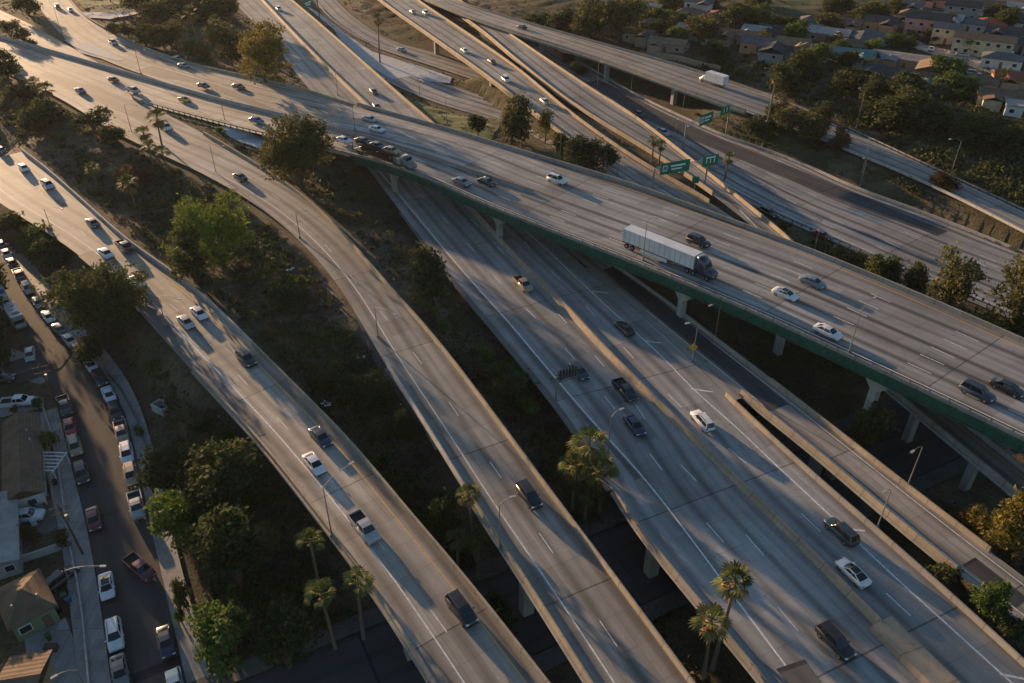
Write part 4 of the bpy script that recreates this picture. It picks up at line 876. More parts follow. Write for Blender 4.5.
car('suv', 'dark grey', 2, 379, 'ground', 'dark grey suv on the side street at the left edge', GP, 1, 15)
car('pickup', 'white', 25, 517, 'ground', 'white pickup in the yard beside the pale shed roof', GP, 1, 10)
car('suv', 'dark grey', 62, 579, 'ground', 'dark grey suv in the driveway of the hip roofed house', GP, 1, 60)

# semi truck
def wheel_at(parent, x, y, r=.5, w=.3):
    q = MB(); q.tube([(0, -w / 2, 0), (0, w / 2, 0)], r, 14); o = q.build('wheel', M_RUBBER, parent); o.location = (x, y, r)
    s = 1 if y > 0 else -1; k = MB(); k.tube([(0, s * (w / 2 - .02), 0), (0, s * (w / 2 + .02), 0)], r * .55, 10); k.build('rim', M_RIM, o)
M_TRAIL = plain('trailer_white_panel', (.62, .63, .65), .5, .14, .35)
p, h = road_pos(OP, 668, 262)
sm = empty('semi_truck', (p[0], p[1], p[2] + .02), h, 'dark blue semi truck hauling a long white box trailer on the overpass', 'truck')
q = MB(); q.box((-1.9, 0, 2.55), (16.0, 2.58, 2.72)); q.build('trailer', M_TRAIL, sm)
q = MB()
for k in range(14):
    for s in (-1, 1): q.box((-9.4 + k * 1.15, s * 1.295, 2.5), (.05, .03, 2.5))
q.build('panel_ribs', M_SIGNB, sm)['kind'] = 'stuff'
q = MB(); q.box((-9.93, 0, 2.5), (.05, 2.3, 2.4)); q.build('rear_door', PM['silver'], sm)
for s in (-1, 1): q = MB(); q.box((-1.9, s * 1.3, 1.27), (15.9, .05, .16)); q.build('side_rail', M_DMETAL, sm)
q = MB(); q.box((-1.9, 0, 1.12), (15.6, 1.1, .16)); q.box((6.6, 0, .95), (6.6, 1.0, .22)); q.build('chassis', M_DMETAL, sm)
q = MB()
for s in (-1, 1): q.box((-2.6, s * 1.2, .78), (6.0, .05, .75))
q.build('side_skirt', M_TRAIL, sm)
q = MB(); loft(q, [(6.5, 1.15, 1.22, 1.0, .9, 2.2, 4.0), (7.4, 1.15, 1.22, 1.05, .9, 2.2, 3.9), (8.3, 1.15, 1.22, .98, .7, 2.0, 3.0), (8.45, 1.12, 1.2, 1.0, .55, 1.4, 2.0), (9.6, 1.0, 1.12, .85, .5, 1.2, 1.75), (10.1, .85, 1.0, .7, .55, 1.1, 1.45)]); q.build('cab', PM['dark blue'], sm)
q = MB(); V = [(8.3, -1.0, 2.95), (8.3, 1.0, 2.95), (8.62, 1.03, 2.0), (8.62, -1.03, 2.0)]; q.grid(V + [(x - .1, y, z) for x, y, z in V], [(0, 1, 2, 3), (7, 6, 5, 4), (0, 4, 5, 1), (1, 5, 6, 2), (2, 6, 7, 3), (3, 7, 4, 0)]); q.build('windscreen', M_GLASS, sm)
for s in (-1, 1):
    q = MB(); q.box((10.05, s * .72, 1.05), (.2, .3, .2)); q.build('headlight', M_LAMP, sm)
    for x in (-8.9, -7.6, 4.9, 6.2, 9.1): wheel_at(sm, x, s * 1.05)
q = MB(); q.box((-9.9, 0, 1.2), (.06, 2.3, .2)); q.build('tail_light', M_TAIL, sm)
p, h = road_pos('upper_road', 712, 84)
bt = empty('box_truck', (p[0], p[1], p[2] + .02), h + math.pi, 'white box truck crossing the grey upper bridge', 'truck')
q = MB(); q.box((-1.6, 0, 2.35), (7.6, 2.5, 2.7)); q.build('cargo_box', M_TRAIL, bt)
q = MB(); loft(q, [(2.4, 1.0, 1.08, .95, .6, 1.5, 2.3), (3.4, 1.0, 1.08, .9, .6, 1.4, 2.25), (3.9, 1.0, 1.06, .85, .55, 1.2, 1.5), (4.8, .9, 1.0, .7, .55, 1.0, 1.3)]); q.build('cab', PM['white'], bt)
q = MB(); q.box((3.62, 0, 1.9), (.34, 1.75, .6)); q.build('windscreen', M_GLASS, bt)
q = MB(); q.box((-.6, 0, .75), (9.2, 1.0, .25)); q.build('chassis', M_DMETAL, bt)
for s in (-1, 1):
    for x in (-3.8, 3.5): wheel_at(bt, x, s * 1.0, .45)
p, h = road_pos(OP, 385, 161)
ct = empty('car_carrier', (p[0], p[1], p[2] + .02), h, 'dark multi-level car carrier truck beside the near railing, right of the big tree', 'truck')
q = MB(); q.box((-2, 0, .9), (17, 2.4, .22)); q.box((-2.5, 0, 2.55), (15.5, 2.4, .12))
for x in (-10, -6.2, -2.4, 1.4, 5.0):
    for s in (-1, 1): q.box((x, s * 1.2, 1.8), (.16, .12, 1.7))
for s in (-1, 1): q.tube([(-10, s * 1.2, 1.0), (-6, s * 1.2, 2.5)], .07, 5); q.tube([(-2, s * 1.2, 1.0), (1.5, s * 1.2, 2.5)], .07, 5)
q.build('carrier_frame', M_DMETAL, ct)
q = MB(); loft(q, [(6.6, 1.1, 1.2, 1.0, .7, 1.8, 3.2), (7.9, 1.1, 1.2, 1.0, .7, 1.8, 3.15), (8.6, 1.1, 1.2, .95, .6, 1.3, 1.9), (9.8, .95, 1.1, .8, .55, 1.1, 1.6)]); q.build('cab', PM['grey'], ct)
q = MB(); q.box((8.15, 0, 2.5), (.5, 1.9, .7)); q.build('windscreen', M_GLASS, ct)
for s in (-1, 1):
    for x in (-8.4, -7.2, 4.6, 5.8, 8.7): wheel_at(ct, x, s * 1.05)
def motorhome(px, py, label, col, roofbits):
    p, h = road_pos(RS, px, py); r = empty('motorhome', (p[0], p[1], p[2] + .02), h, label, 'motorhome', 'motorhomes parked at the street bend')
    q = MB(); q.box((-.5, 0, 1.85), (6.2, 2.3, 2.4)); q.box((2.9, 0, 2.55), (1.2, 2.2, 1.0)); q.build('body', PM[col], r)
    q = MB(); loft(q, [(2.4, 1.0, 1.08, .95, .5, 1.3, 2.0), (3.2, 1.0, 1.06, .9, .5, 1.2, 1.9), (3.7, .95, 1.04, .85, .5, 1.0, 1.3), (4.3, .9, 1.0, .7, .5, .9, 1.15)]); q.build('cab', PM[col], r)
    q = MB(); q.box((3.5, 0, 1.65), (.42, 1.75, .5)); q.build('windscreen', M_GLASS, r)
    for x, y, sx, sy in roofbits: q = MB(); q.box((x, y, 3.15), (sx, sy, .25)); q.build('roof_unit', PM['silver'] if sx < 1.2 else PM['blue'], r)
    for s in (-1, 1):
        for x in (-2.3, 3.0): wheel_at(r, x, s * 1.0, .38)
motorhome(3, 303, 'white motorhome with a blue tarp on its roof, cut by the left edge', 'white', [(1.2, 0, 1.6, 2.0), (-1.5, 0, .9, .8)])
motorhome(17, 322, 'boxy silver motorhome with grey roof hatches at the street bend', 'silver', [(-1.6, .3, .8, .7), (.2, -.2, .6, .6), (1.6, .1, .7, 1.2)])

# ------------------------------------------------------------------ trees and plants
def leaf_quads(cent, size, rng, flat=.0, elong=1.5):
    n = len(cent); a = rng.standard_normal((n, 3)); a /= np.linalg.norm(a, axis=1)[:, None]; b = rng.standard_normal((n, 3)); a[:, 2] *= 1 - flat
    b = np.cross(a, b); b /= np.linalg.norm(b, axis=1)[:, None] + 1e-9; s = (size * rng.uniform(.45, 1.6, n))[:, None]
    a = a * s * elong * .5; b = b * s * .5; bend = np.cross(a, b); bend /= np.linalg.norm(bend, axis=1)[:, None] + 1e-9
    V = np.stack([cent - a, cent + b * .8 + bend * s * .12, cent + a, cent - b * .8 + bend * s * .12], 1).reshape(-1, 3)
    return V, np.arange(n * 4).reshape(-1, 4)
def crown_points(rng, rx, ry, rz, lobes, clumps, leaves, csize, droop=0, hollow=.55, spread=.85):
    """leaf centres of a crown centred on the origin, grouped in clumps on uneven lobes"""
    out = []; L = []
    for i in range(lobes):
        v = rng.standard_normal(3); v /= np.linalg.norm(v); v *= rng.uniform(.2, spread); r = rng.uniform(.24, .58); L.append((v, r))
    for v, r in L:
        for _ in range(max(1, clumps // lobes)):
            w = rng.standard_normal(3); w /= np.linalg.norm(w); w[2] = w[2] if w[2] > -.85 else -w[2]
            c = v + w * r * rng.uniform(hollow, 1.05); c = c * (rx, ry, rz)
            n = max(3, int(leaves * rng.uniform(.5, 1.4))); q = rng.standard_normal((n, 3)) * csize * rng.uniform(.6, 1.2) * (1, 1, .7)
            if droop: q[:, 2] = -np.abs(q[:, 2]) * droop
            out.append(c + q)
    return np.vstack(out), [(v * (rx, ry, rz), r) for v, r in L]
TREEP = {}
def make_tree(name, leaf, H, R, rng, lobes=7, clumps=110, leaves=16, lsize=.45, csize=.7, trunk=.32, bare=.22, droop=0, squash=1.0, crown_name='crown', spread=.85):
    """tree standing at the origin: tapered trunk with limbs, crown of leaf clumps"""
    r = empty(name, (0, 0, 0)); ch = H * (1 - bare) / 2; cz = H - ch
    pts, L = crown_points(rng, R, R * rng.uniform(.85, 1.1), ch * squash, lobes, clumps, leaves, csize, droop, spread=spread)
    pts[:, 2] += cz; pts = pts[pts[:, 2] > .1]
    V, Fq = leaf_quads(pts, lsize, rng); big_mesh(crown_name, V, Fq, LEAF[leaf], r)
    if trunk:
        mb = MB(); sx, sy = rng.uniform(-.05, .05, 2) * H
        mb.tube([(0, 0, -.6), (sx * .3, sy * .3, H * bare * .6), (sx, sy, H * bare + ch * .4), (sx * 1.3, sy * 1.2, cz + ch * .5)], [trunk * 1.25, trunk, trunk * .75, trunk * .25], 8)
        for v, rr in L:
            mb.tube([(sx * .6, sy * .6, H * bare * rng.uniform(.7, 1.2)), (v[0] * .5 + sx * .5, v[1] * .5 + sy * .5, (cz + v[2]) * .55 + H * bare * .5), (v[0], v[1], cz + v[2])], [trunk * .5, trunk * .32, trunk * .12], 5)
        mb.build('trunk', M_BARK, r)
    return r
VARIANTS = [('broadleaf', 'dark'), ('broadleaf', 'olive'), ('broadleaf', 'green'), ('broadleaf', 'bright')]
def proto_tree(kind, leaf, variant):
    key = (kind, leaf, variant)
    if key in TREEP: return copy_tree(TREEP[key])
    rng = np.random.default_rng(hash_seed(key))
    if kind == 'tree': r = make_tree('tree', leaf, 10, 4.2, rng, 10, 210, 20, .42, .68, bare=.04)
    elif kind == 'eucalyptus': r = make_tree('eucalyptus_tree', leaf, 14, 4.6, rng, 9, 120, 22, .40, .8, .3, .2)
    elif kind == 'bush': r = make_tree('bush', leaf, 2.4, 1.5, rng, 7, 90, 15, .21, .3, .08, .02)
    elif kind == 'bigbush': r = make_tree('large_shrub', leaf, 5.0, 2.8, rng, 8, 140, 18, .31, .46, .14, .02)
    TREEP[key] = r; return r
def hash_seed(k): return sum(ord(c) * (i + 3) for i, c in enumerate(str(k))) % 99991
def px_size(p): return proj(p)[2]
def tree(kind, leaf, bx, by, ty, wpx, label, cat='tree', group=None, var=0):
    """bx, by: foot in the photo; ty: top of the crown; wpx: crown width"""
    p = at(bx, by); s = px_size(p); base_h = {'tree': 10, 'eucalyptus': 14, 'bush': 2.4, 'bigbush': 5.0}[kind]; base_r = {'tree': 4.2, 'eucalyptus': 4.6, 'bush': 1.5, 'bigbush': 2.8}[kind]
    rad = wpx / 2 / s
    lo, hi = .5, 45
    for _ in range(30):
        h = (lo + hi) / 2
        y = proj(p + np.array([0, min(rad, h * .5) * .35, h * .97]))[1]
        if y > ty: lo = h
        else: hi = h
    r = proto_tree(kind, leaf, var); r.location = tuple(p); r.rotation_euler = (0, 0, random.uniform(0, 6.28)); r.scale = (rad / base_r * .95, rad / base_r * .95, h / base_h)
    return tag(r, label, cat, group)
def big_tree(name, leaf, bx, by, ty, wpx, label, seed, **kw):
    p = at(bx, by); s = px_size(p); rad = wpx / 2 / s; lo, hi = 1, 45
    for _ in range(30):
        h = (lo + hi) / 2
        if proj(p + np.array([0, rad * .3, h * .97]))[1] > ty: lo = h
        else: hi = h
    r = make_tree(name, leaf, h, rad * .97, np.random.default_rng(seed), **kw); r.location = tuple(p); return tag(r, label, 'tree')
big_tree('shade_tree', 'dark', 112, 350, 247, 112, 'big round dark olive tree between the parked cars and the left freeway', 11, lobes=16, clumps=800, leaves=26, lsize=.36, csize=.62, trunk=.45, bare=.03, spread=.62)
big_tree('shade_tree', 'olive', 304, 190, 99, 92, 'big dense tree in the island beside the car carrier', 12, lobes=14, clumps=640, leaves=24, lsize=.42, csize=.7, trunk=.45, bare=.02)
big_tree('pepper_tree', 'bright', 218, 262, 188, 74, 'bright green drooping tree left of the connector ramp', 13, lobes=12, clumps=420, leaves=26, lsize=.34, csize=.65, trunk=.3, bare=.03, droop=1.8)
big_tree('shade_tree', 'dark', 196, 282, 225, 52, 'dark low tree under the bright green drooping tree', 14, lobes=8, clumps=170, leaves=18, lsize=.45, csize=.6, trunk=.25, bare=.08)
big_tree('shade_tree', 'gold', 266, 86, 16, 64, 'yellowish tree between the merging freeway and the upper main freeway', 15, lobes=9, clumps=300, leaves=22, lsize=.5, csize=.85, trunk=.4, bare=.15)
big_tree('shade_tree', 'olive', 232, 66, 28, 50, 'dusky tree left of the yellowish tree by the merging freeway', 16, lobes=8, clumps=280, leaves=22, lsize=.5, csize=.85, trunk=.4, bare=.15)
big_tree('eucalyptus_tree', 'olive', 942, 322, 246, 52, 'airy eucalyptus rising over the overpass parapet with a lit crown', 17, lobes=10, clumps=130, leaves=22, lsize=.45, csize=.7, trunk=.25, bare=.2)
big_tree('eucalyptus_tree', 'olive', 1002, 350, 240, 66, 'largest airy eucalyptus at the right photo edge beyond the overpass', 18, lobes=11, clumps=150, leaves=22, lsize=.45, csize=.75, trunk=.3, bare=.2)
big_tree('eucalyptus_tree', 'dark', 1016, 356, 286, 64, 'dark tree at the right photo edge below the largest eucalyptus', 19, lobes=9, clumps=170, leaves=20, lsize=.45, csize=.7, trunk=.3, bare=.1)
big_tree('eucalyptus_tree', 'olive', 856, 458, 388, 54, 'small leafy tree growing under the green overpass by its leaning pier', 20, lobes=9, clumps=150, leaves=20, lsize=.4, csize=.5, trunk=.2, bare=.15)
big_tree('shade_tree', 'bright', 186, 545, 478, 50, 'bright lit tree on the bank below the freeway, right of the loaded pickup', 21, lobes=8, clumps=170, leaves=20, lsize=.36, csize=.5, trunk=.2, bare=.1)
big_tree('shade_tree', 'dark', 228, 516, 452, 78, 'wide dark tree mass on the bank right of the white suv', 22, lobes=11, clumps=360, leaves=20, lsize=.42, csize=.62, trunk=.3, bare=.05)
big_tree('shade_tree', 'dark', 178, 492, 441, 52, 'dark tree at the left end of the bank beside the street', 23, lobes=8, clumps=180, leaves=20, lsize=.4, csize=.6, trunk=.25, bare=.05)
big_tree('conifer_tree', 'olive', 272, 562, 512, 30, 'slim olive tree standing upright left of the three palms', 24, lobes=7, clumps=110, leaves=18, lsize=.34, csize=.42, trunk=.2, bare=.05)
big_tree('shade_tree', 'dark', 240, 585, 500, 70, 'dark tree behind the slim olive tree on the bank', 25, lobes=9, clumps=240, leaves=20, lsize=.42, csize=.6, trunk=.3, bare=.05)
big_tree('shade_tree', 'green', 236, 664, 598, 62, 'large green tree on the bank near the bottom of the photo', 26, lobes=9, clumps=260, leaves=20, lsize=.38, csize=.55, trunk=.3, bare=.05)
big_tree('shade_tree', 'dark', 290, 668, 600, 60, 'dark tree on the bank bottom below the palms', 27, lobes=8, clumps=170, leaves=18, lsize=.4, csize=.6, trunk=.3, bare=.05)
GB_ = 'trees on the slopes'
for i, a in enumerate([
    ('tree', 'dark', 512, 140, 94, 38, 'dark tree right of the flyover start, left of a slim grey one'), ('eucalyptus', 'olive', 545, 143, 100, 22, 'slim grey green tree between two dark ones beside the flyover'),
    ('bigbush', 'dark', 478, 137, 114, 26, 'low dark shrub at the left end of the grassy wedge above the overpass'), ('tree', 'dark', 585, 170, 131, 42, 'dark tree poking over the overpass parapet, right of a grey one'),
    ('bigbush', 'dark', 562, 160, 133, 24, 'dark round shrub beside the overpass parapet'), ('bigbush', 'dark', 610, 167, 145, 20, 'small dark shrub right of the dark tree at the overpass'),
    ('bigbush', 'dark', 568, 64, 54, 20, 'round dark shrub in the gap by the slim flyover'), ('bigbush', 'dark', 578, 76, 62, 18, 'round dark shrub close to the slim flyover parapet'),
    ('tree', 'olive', 846, 270, 247, 28, 'round olive tree first in the row behind the overpass parapet'), ('tree', 'dark', 880, 288, 249, 36, 'dark wide tree second in the row behind the overpass parapet'),
    ('tree', 'dark', 908, 300, 262, 24, 'dark tree between the wide dark one and the airy eucalyptus'), ('bush', 'dark', 786, 230, 222, 14, 'small dark bush beside the tan flyover barrier end'),
    ('tree', 'dark', 430, 305, 247, 40, 'dark round tree on the dirt slope under the overpass end'), ('tree', 'dark', 380, 405, 368, 30, 'dark small tree beside the connector ramp drain'), ('tree', 'dark', 408, 440, 405, 24, 'dark narrow tree at the connector ramp bridge end'),
    ('bigbush', 'olive', 332, 385, 360, 30, 'olive shrub on the slope right of the black suv'), ('bigbush', 'dark', 350, 400, 375, 34, 'dark shrub beside an olive one on the middle slope'), ('bigbush', 'dark', 284, 308, 284, 34, 'dark low shrub in the middle of the scrub slope'), ('bigbush', 'olive', 300, 300, 286, 26, 'pale olive shrub on the scrub slope near the connector'),
    ('bigbush', 'dark', 440, 528, 492, 34, 'dark undergrowth tree beside the paired palms'), ('tree', 'dark', 452, 552, 492, 40, 'dark tree in the ravine between the two near bridges'), ('tree', 'dark', 497, 640, 590, 40, 'dark tree deep in the ravine below the paired palms'),
    ('bush', 'bright', 486, 362, 346, 20, 'upper bright bush on the strip beside the main freeway'), ('bush', 'green', 500, 378, 358, 30, 'wide green bush in the strip beside the main freeway'), ('bush', 'green', 518, 392, 372, 28, 'green bush left of the dark cantilever sign'), ('bush', 'bright', 530, 412, 396, 24, 'bright bush below the dark cantilever sign'), ('bigbush', 'dark', 508, 405, 375, 44, 'dark shrub mass in the strip beside the main freeway'),
    ('bush', 'bright', 437, 312, 306, 7, 'tiny lit bush on the dirt slope beside the main freeway'), ('bush', 'green', 441, 327, 319, 9, 'small green bush below the tiny lit one'), ('bush', 'green', 446, 333, 325, 9, 'small green bush lowest of three on the dirt slope'),
    ('tree', 'dark', 748, 425, 408, 18, 'dark shrub at the tan end wall between freeway and exit ramp'), ('bigbush', 'olive', 757, 430, 418, 16, 'olive shrub beside the exit ramp bridge start'),
    ('tree', 'green', 984, 622, 580, 34, 'green tree between the main freeway and exit ramp at lower right'), ('bigbush', 'dark', 940, 585, 560, 34, 'dark shrub in the gap below the exit ramp'), ('bigbush', 'dark', 1005, 640, 615, 34, 'dark shrub at the right photo edge below the green tree'), ('bigbush', 'olive', 965, 605, 590, 26, 'olive shrub beside the pale freeway edge at lower right'),
    ('tree', 'gold', 1000, 550, 492, 46, 'large yellow green tree on the lit bank at the right edge'), ('bigbush', 'gold', 975, 530, 512, 30, 'golden shrub on the lit bank at the right edge'), ('tree', 'olive', 1020, 560, 470, 30, 'olive tree cut by the right edge above the exit ramp'), ('bigbush', 'brown', 960, 528, 516, 26, 'reddish dry shrub on the lit bank beside the exit ramp'),
    ('tree', 'dark', 8, 80, 48, 26, 'dark tree cut by the left edge beside two cars'), ('tree', 'dark', 28, 105, 78, 36, 'dark tree below the palm pair at upper left'), ('tree', 'dark', 42, 128, 98, 44, 'dark wide tree on the shaded slope below the palm pair'), ('bigbush', 'dark', 95, 130, 108, 40, 'dark shrub on the slope beside the asphalt gore'), ('bigbush', 'dark', 116, 145, 126, 34, 'dark shrub below the connector ramp start'), ('bigbush', 'brown', 138, 185, 166, 34, 'brownish shrub on the slope behind the lone palm'),
    ('tree', 'olive', 12, 38, 18, 20, 'small olive tree on the strip at the top left'), ('tree', 'dark', 25, 42, 26, 16, 'small dark tree beside the olive one at the top left'), ('bush', 'dark', 32, 46, 38, 14, 'low dark bush on the strip at the top left'), ('tree', 'dark', 30, 16, -8, 26, 'dark tree at the very top left corner'),
    ('bush', 'green', 220, 134, 127, 9, 'small green bush on the pale island by the guardrail'),
    ('bigbush', 'dark', 20, 232, 208, 44, 'dark ivy covered shrub on the bank above the parked cars'), ('bigbush', 'green', 40, 250, 222, 40, 'green shrub on the bank left of the big round tree'), ('bigbush', 'dark', 58, 268, 240, 40, 'dark shrub between the bank and the big round tree'), ('bigbush', 'dark', 95, 365, 335, 40, 'dark shrub at the foot of the big round tree'),
    ('bush', 'bright', 141, 435, 424, 12, 'small round bright bush at the pavement edge'), ('bush', 'dark', 205, 430, 412, 22, 'dark bush on the dry bank right of the concrete box'), ('bush', 'dark', 226, 446, 432, 16, 'dark small bush on the dry bank near the freeway wall'),
    ('bush', 'green', 52, 452, 432, 22, 'green bush beside the white pergola'), ('bush', 'gold', 16, 412, 405, 9, 'yellow bush behind the brown roofed house'), ('bush', 'green', 40, 410, 398, 12, 'green bush at the corner behind the brown roofed house'), ('bush', 'olive', 66, 548, 528, 16, 'olive bush behind the yard wall'), ('bush', 'dark', 30, 540, 520, 20, 'dark bush near the pale shed roof'),
    ('bush', 'dark', 188, 610, 575, 22, 'dark bush overhanging the right pavement at lower left'), ('bush', 'green', 183, 625, 610, 12, 'green tuft on the pavement edge at lower left'), ('bush', 'dark', 10, 364, 342, 22, 'dark bush at the corner by the motorhomes')]):
    tree(*a[:6], a[6], 'bush' if 'bush' in a[0] else 'tree', GB_ if 'bush' not in a[0] else 'bushes on the slopes', i % 2)
GF = 'trees along the far upper edge'
far = []
rngf = np.random.default_rng(5)
names = ['dark', 'olive', 'green', 'dark']
for i, (bx, by, ty, w, lf, lb) in enumerate([
    (115, 36, 24, 20, 'dark', 'low dark shrub beside the merging freeway bend'), (130, 40, 22, 18, 'dark', 'small dark tree by the merging freeway bend'), (146, 46, 24, 26, 'dark', 'dark tree behind the merging freeway, near a small silver car'), (165, 50, 34, 20, 'dark', 'dark shrub near the green car on the merging freeway'),
    (172, 46, 20, 34, 'olive', 'olive tree left of the palms behind the merging freeway'), (192, 56, 38, 24, 'green', 'light green low tree under the palms at top left'), (205, 60, 44, 22, 'olive', 'olive low tree below the palms at top left'),
    (180, 12, -14, 50, 'dark', 'dark tree at the top edge above the palms'), (205, 22, -6, 44, 'dark', 'dark tree top centre left'), (228, 20, -6, 34, 'olive', 'olive tree at the top edge left of the freeway'), (160, 24, 2, 40, 'dark', 'dark tree behind the pale curved ramp at the top'), (140, 12, -8, 30, 'dark', 'dark tree at the top edge beside the grass field'),
    (560, 36, 6, 36, 'dark', 'dark tall tree at the top centre beyond the grey bridge'), (590, 40, -4, 44, 'olive', 'tall olive tree beyond the grey bridge at the top centre'), (618, 42, -8, 46, 'olive', 'tallest olive tree beyond the grey bridge at the top centre'), (540, 28, 10, 30, 'dark', 'dark low tree left of the tall olive pair'), (655, 34, 18, 30, 'dark', 'dark low tree before the first far roofs'), (678, 44, 24, 22, 'bright', 'bright green tree by the brown bank'),
    (700, 45, 12, 40, 'olive', 'olive tree above the brown bank'), (712, 66, 34, 30, 'dark', 'dark round tree beside the box truck'), (670, 14, -8, 28, 'dark', 'dark tree among the far roofs at the top'), (735, 30, 0, 36, 'dark', 'dark tree at the top left of the far neighbourhood'), (757, 26, 2, 30, 'green', 'grey green tree at the top near the grass field'), (780, 34, 12, 34, 'dark', 'dark tree at the near edge of the far grass field'),
    (795, 45, 18, 26, 'green', 'green tree before the far houses, left of the grey roofs'), (815, 66, 40, 34, 'green', 'lit green tree between the far grey roofs'), (800, 80, 50, 36, 'dark', 'dark tree on the slope under the far grey roofs'), (840, 56, 38, 24, 'green', 'green tree right of the far grey roofs'), (872, 54, 38, 20, 'bright', 'bright small tree among the far roofs'), (892, 48, 32, 22, 'green', 'dark green tree left of the pink house'), (908, 50, 40, 20, 'dark', 'small dark tree below the pink house'),
    (930, 42, 30, 20, 'dark', 'small tree at the pink house corner'), (948, 80, 52, 40, 'green', 'big green round tree among the far houses'), (950, 96, 70, 40, 'green', 'green tree below the big round one by the far houses'), (985, 54, 42, 16, 'dark', 'small round dark tree near the cream house'), (900, 102, 68, 40, 'dark', 'dark palm-like tree on the shaded slope'),
    (890, 122, 84, 62, 'dark', 'wide dark tree on the shaded slope above the upper road'), (850, 92, 66, 36, 'dark', 'dark tree on the slope left of the wide dark tree'), (866, 104, 72, 26, 'dark', 'dark narrow tree on the slope by the lamp pole'), (925, 130, 96, 50, 'dark', 'dark tree on the shaded slope right of the wide one'), (965, 140, 112, 44, 'dark', 'dark scrub tree low on the shaded slope'), (1005, 150, 122, 50, 'dark', 'dark tree at the right end of the shaded slope'),
    (785, 96, 62, 40, 'dark', 'dark tree above the upper road behind the tall palm'), (760, 140, 112, 30, 'dark', 'dark tree between the far freeway and the upper road'), (790, 135, 104, 34, 'olive', 'lit olive tree between the far freeway and the upper road'), (812, 142, 114, 36, 'olive', 'olive tree right of the lit one below the upper road'), (838, 152, 124, 28, 'brown', 'brownish shrub tree below the upper road'), (775, 120, 96, 26, 'olive', 'olive tree at the foot of the tall palm'),
    (1005, 28, 10, 24, 'dark', 'dark tree at the far right top'), (868, 24, 0, 36, 'dark', 'dark tree at the far top right of the grass field'), (840, 14, -6, 34, 'dark', 'dark tree on the top edge beyond the grass field'), (895, 14, -2, 26, 'olive', 'olive tree on the top edge behind the tan house'), (820, 120, 100, 24, 'dark', 'dark shrub above the upper road bend'), (940, 190, 172, 26, 'brown', 'bare brown shrub beside the red car on the upper road')]):
    tree('tree' if w > 22 else 'bigbush', lf, bx, by, ty, w, lb, 'tree', GF, i % 2)

for i in range(46):
    rr = random.Random(300 + i); px = rr.uniform(590, 1024); py = rr.uniform(0, 60) if px < 800 else rr.uniform(-4, 100)
    if 905 < px < 1024 and 36 < py < 84: py -= 30
    if py > 30 + (px - 600) * .17: py = 20 + (px - 600) * .12
    h = rr.uniform(14, 26)
    tree('tree' if i % 3 else 'bigbush', ['dark', 'olive', 'dark', 'green'][i % 4], px, py, py - h * .8, h * 1.15, ['dark', 'olive', 'dark', 'green'][i % 4] + (' garden tree' if i % 3 else ' garden shrub') + ' standing between houses of the far neighbourhood', 'tree', 'garden trees of the far neighbourhood', i % 2)
# palms
def make_palm(seed, H, R, dead=True, tr=.2, nfr=30):
    rng = np.random.default_rng(seed); r = empty('palm_tree', (0, 0, 0)); lx, ly = rng.uniform(-.055, .055, 2) * H
    mb = MB(); mb.tube([(0, 0, -.5), (lx * .4, ly * .4, H * .45), (lx, ly, H - R * .55)], [tr * 1.4, tr, tr * .85], 8); mb.build('trunk', M_PALMBARK, r)
    def frond_mesh(name, mat, n, elev, length, seg=7):
        V = []; F = []
        for k in range(n):
            az = 2 * math.pi * (k / n + rng.uniform(-.03, .03)) * 2.618; e = rng.uniform(*elev); L = length * rng.uniform(.8, 1.1)
            d = np.array([math.cos(az) * math.cos(e), math.sin(az) * math.cos(e), math.sin(e)]); s = np.array([-math.sin(az), math.cos(az), 0]); up = np.cross(d, s) * -1
            o = np.array([lx, ly, H - R * .6]); tip = o + d * L * .5; b = len(V)
            V += [o - s * .04, o + s * .04, tip + s * .05, tip - s * .05]; F.append((b, b + 1, b + 2, b + 3))
            for j in range(seg):
                a0 = math.radians(-75 + 150 * (j + .1) / seg); a1 = math.radians(-75 + 150 * (j + .9) / seg); am = (a0 + a1) / 2; ll = L * .58 * (1 - .25 * abs(am) / 1.3)
                f = lambda a, q, dz: tip + (d * math.cos(a) + s * math.sin(a)) * q + np.array([0, 0, dz])
                b = len(V); V += [tip, f(a0, ll * .62, -.02), f(am, ll, -ll * .28), f(a1, ll * .62, -.02)]; F.append((b, b + 1, b + 2, b + 3))
        big_mesh(name, V, F, mat, r)
    frond_mesh('fronds', LEAF['palm'], nfr, (-.35, 1.35), R)
    if dead: frond_mesh('dead_fronds', M_DEAD, nfr // 2 + 4, (-1.35, -.6), R * .85, 5)
    return r
PALMP = {}
def palm(bx, by, cy, wpx, label, kind=0, group='palms along the roads'):
    """cy: middle of the crown in the photo"""
    p = at(bx, by); s = px_size(p); R = wpx / 2 / s; lo, hi = 1, 40
    for _ in range(30):
        h = (lo + hi) / 2
        if proj(p + np.array([0, 0, h]))[1] > cy: lo = h
        else: hi = h
    h += R * .4
    # the crown keeps its true proportions: one mesh per palm, height is the palm's own
    r = make_palm(int(bx * 7 + by), h, R * 1.05, kind < 2, .17 + .004 * h); r.location = tuple(p)
    return tag(r, label, 'palm tree', group)
palm(476, 560, 492, 26, 'upper palm in front of the connector ramp edge'); palm(458, 575, 535, 24, 'left palm of the low pair beside the connector ramp', 2); palm(478, 580, 541, 24, 'right palm of the low pair beside the connector ramp', 2)
palm(322, 600, 540, 30, 'upper left palm of the three beside the left freeway bridge', 2); palm(364, 640, 576, 32, 'right palm of the three, overlapping the freeway edge', 2); palm(336, 650, 592, 34, 'lowest palm of the three beside the left freeway bridge', 2)
palm(712, 670, 584, 40, 'upper palm of the tall pair beside the main freeway bridge'); palm(703, 680, 620, 38, 'lower shaggy palm of the tall pair beside the main freeway bridge')
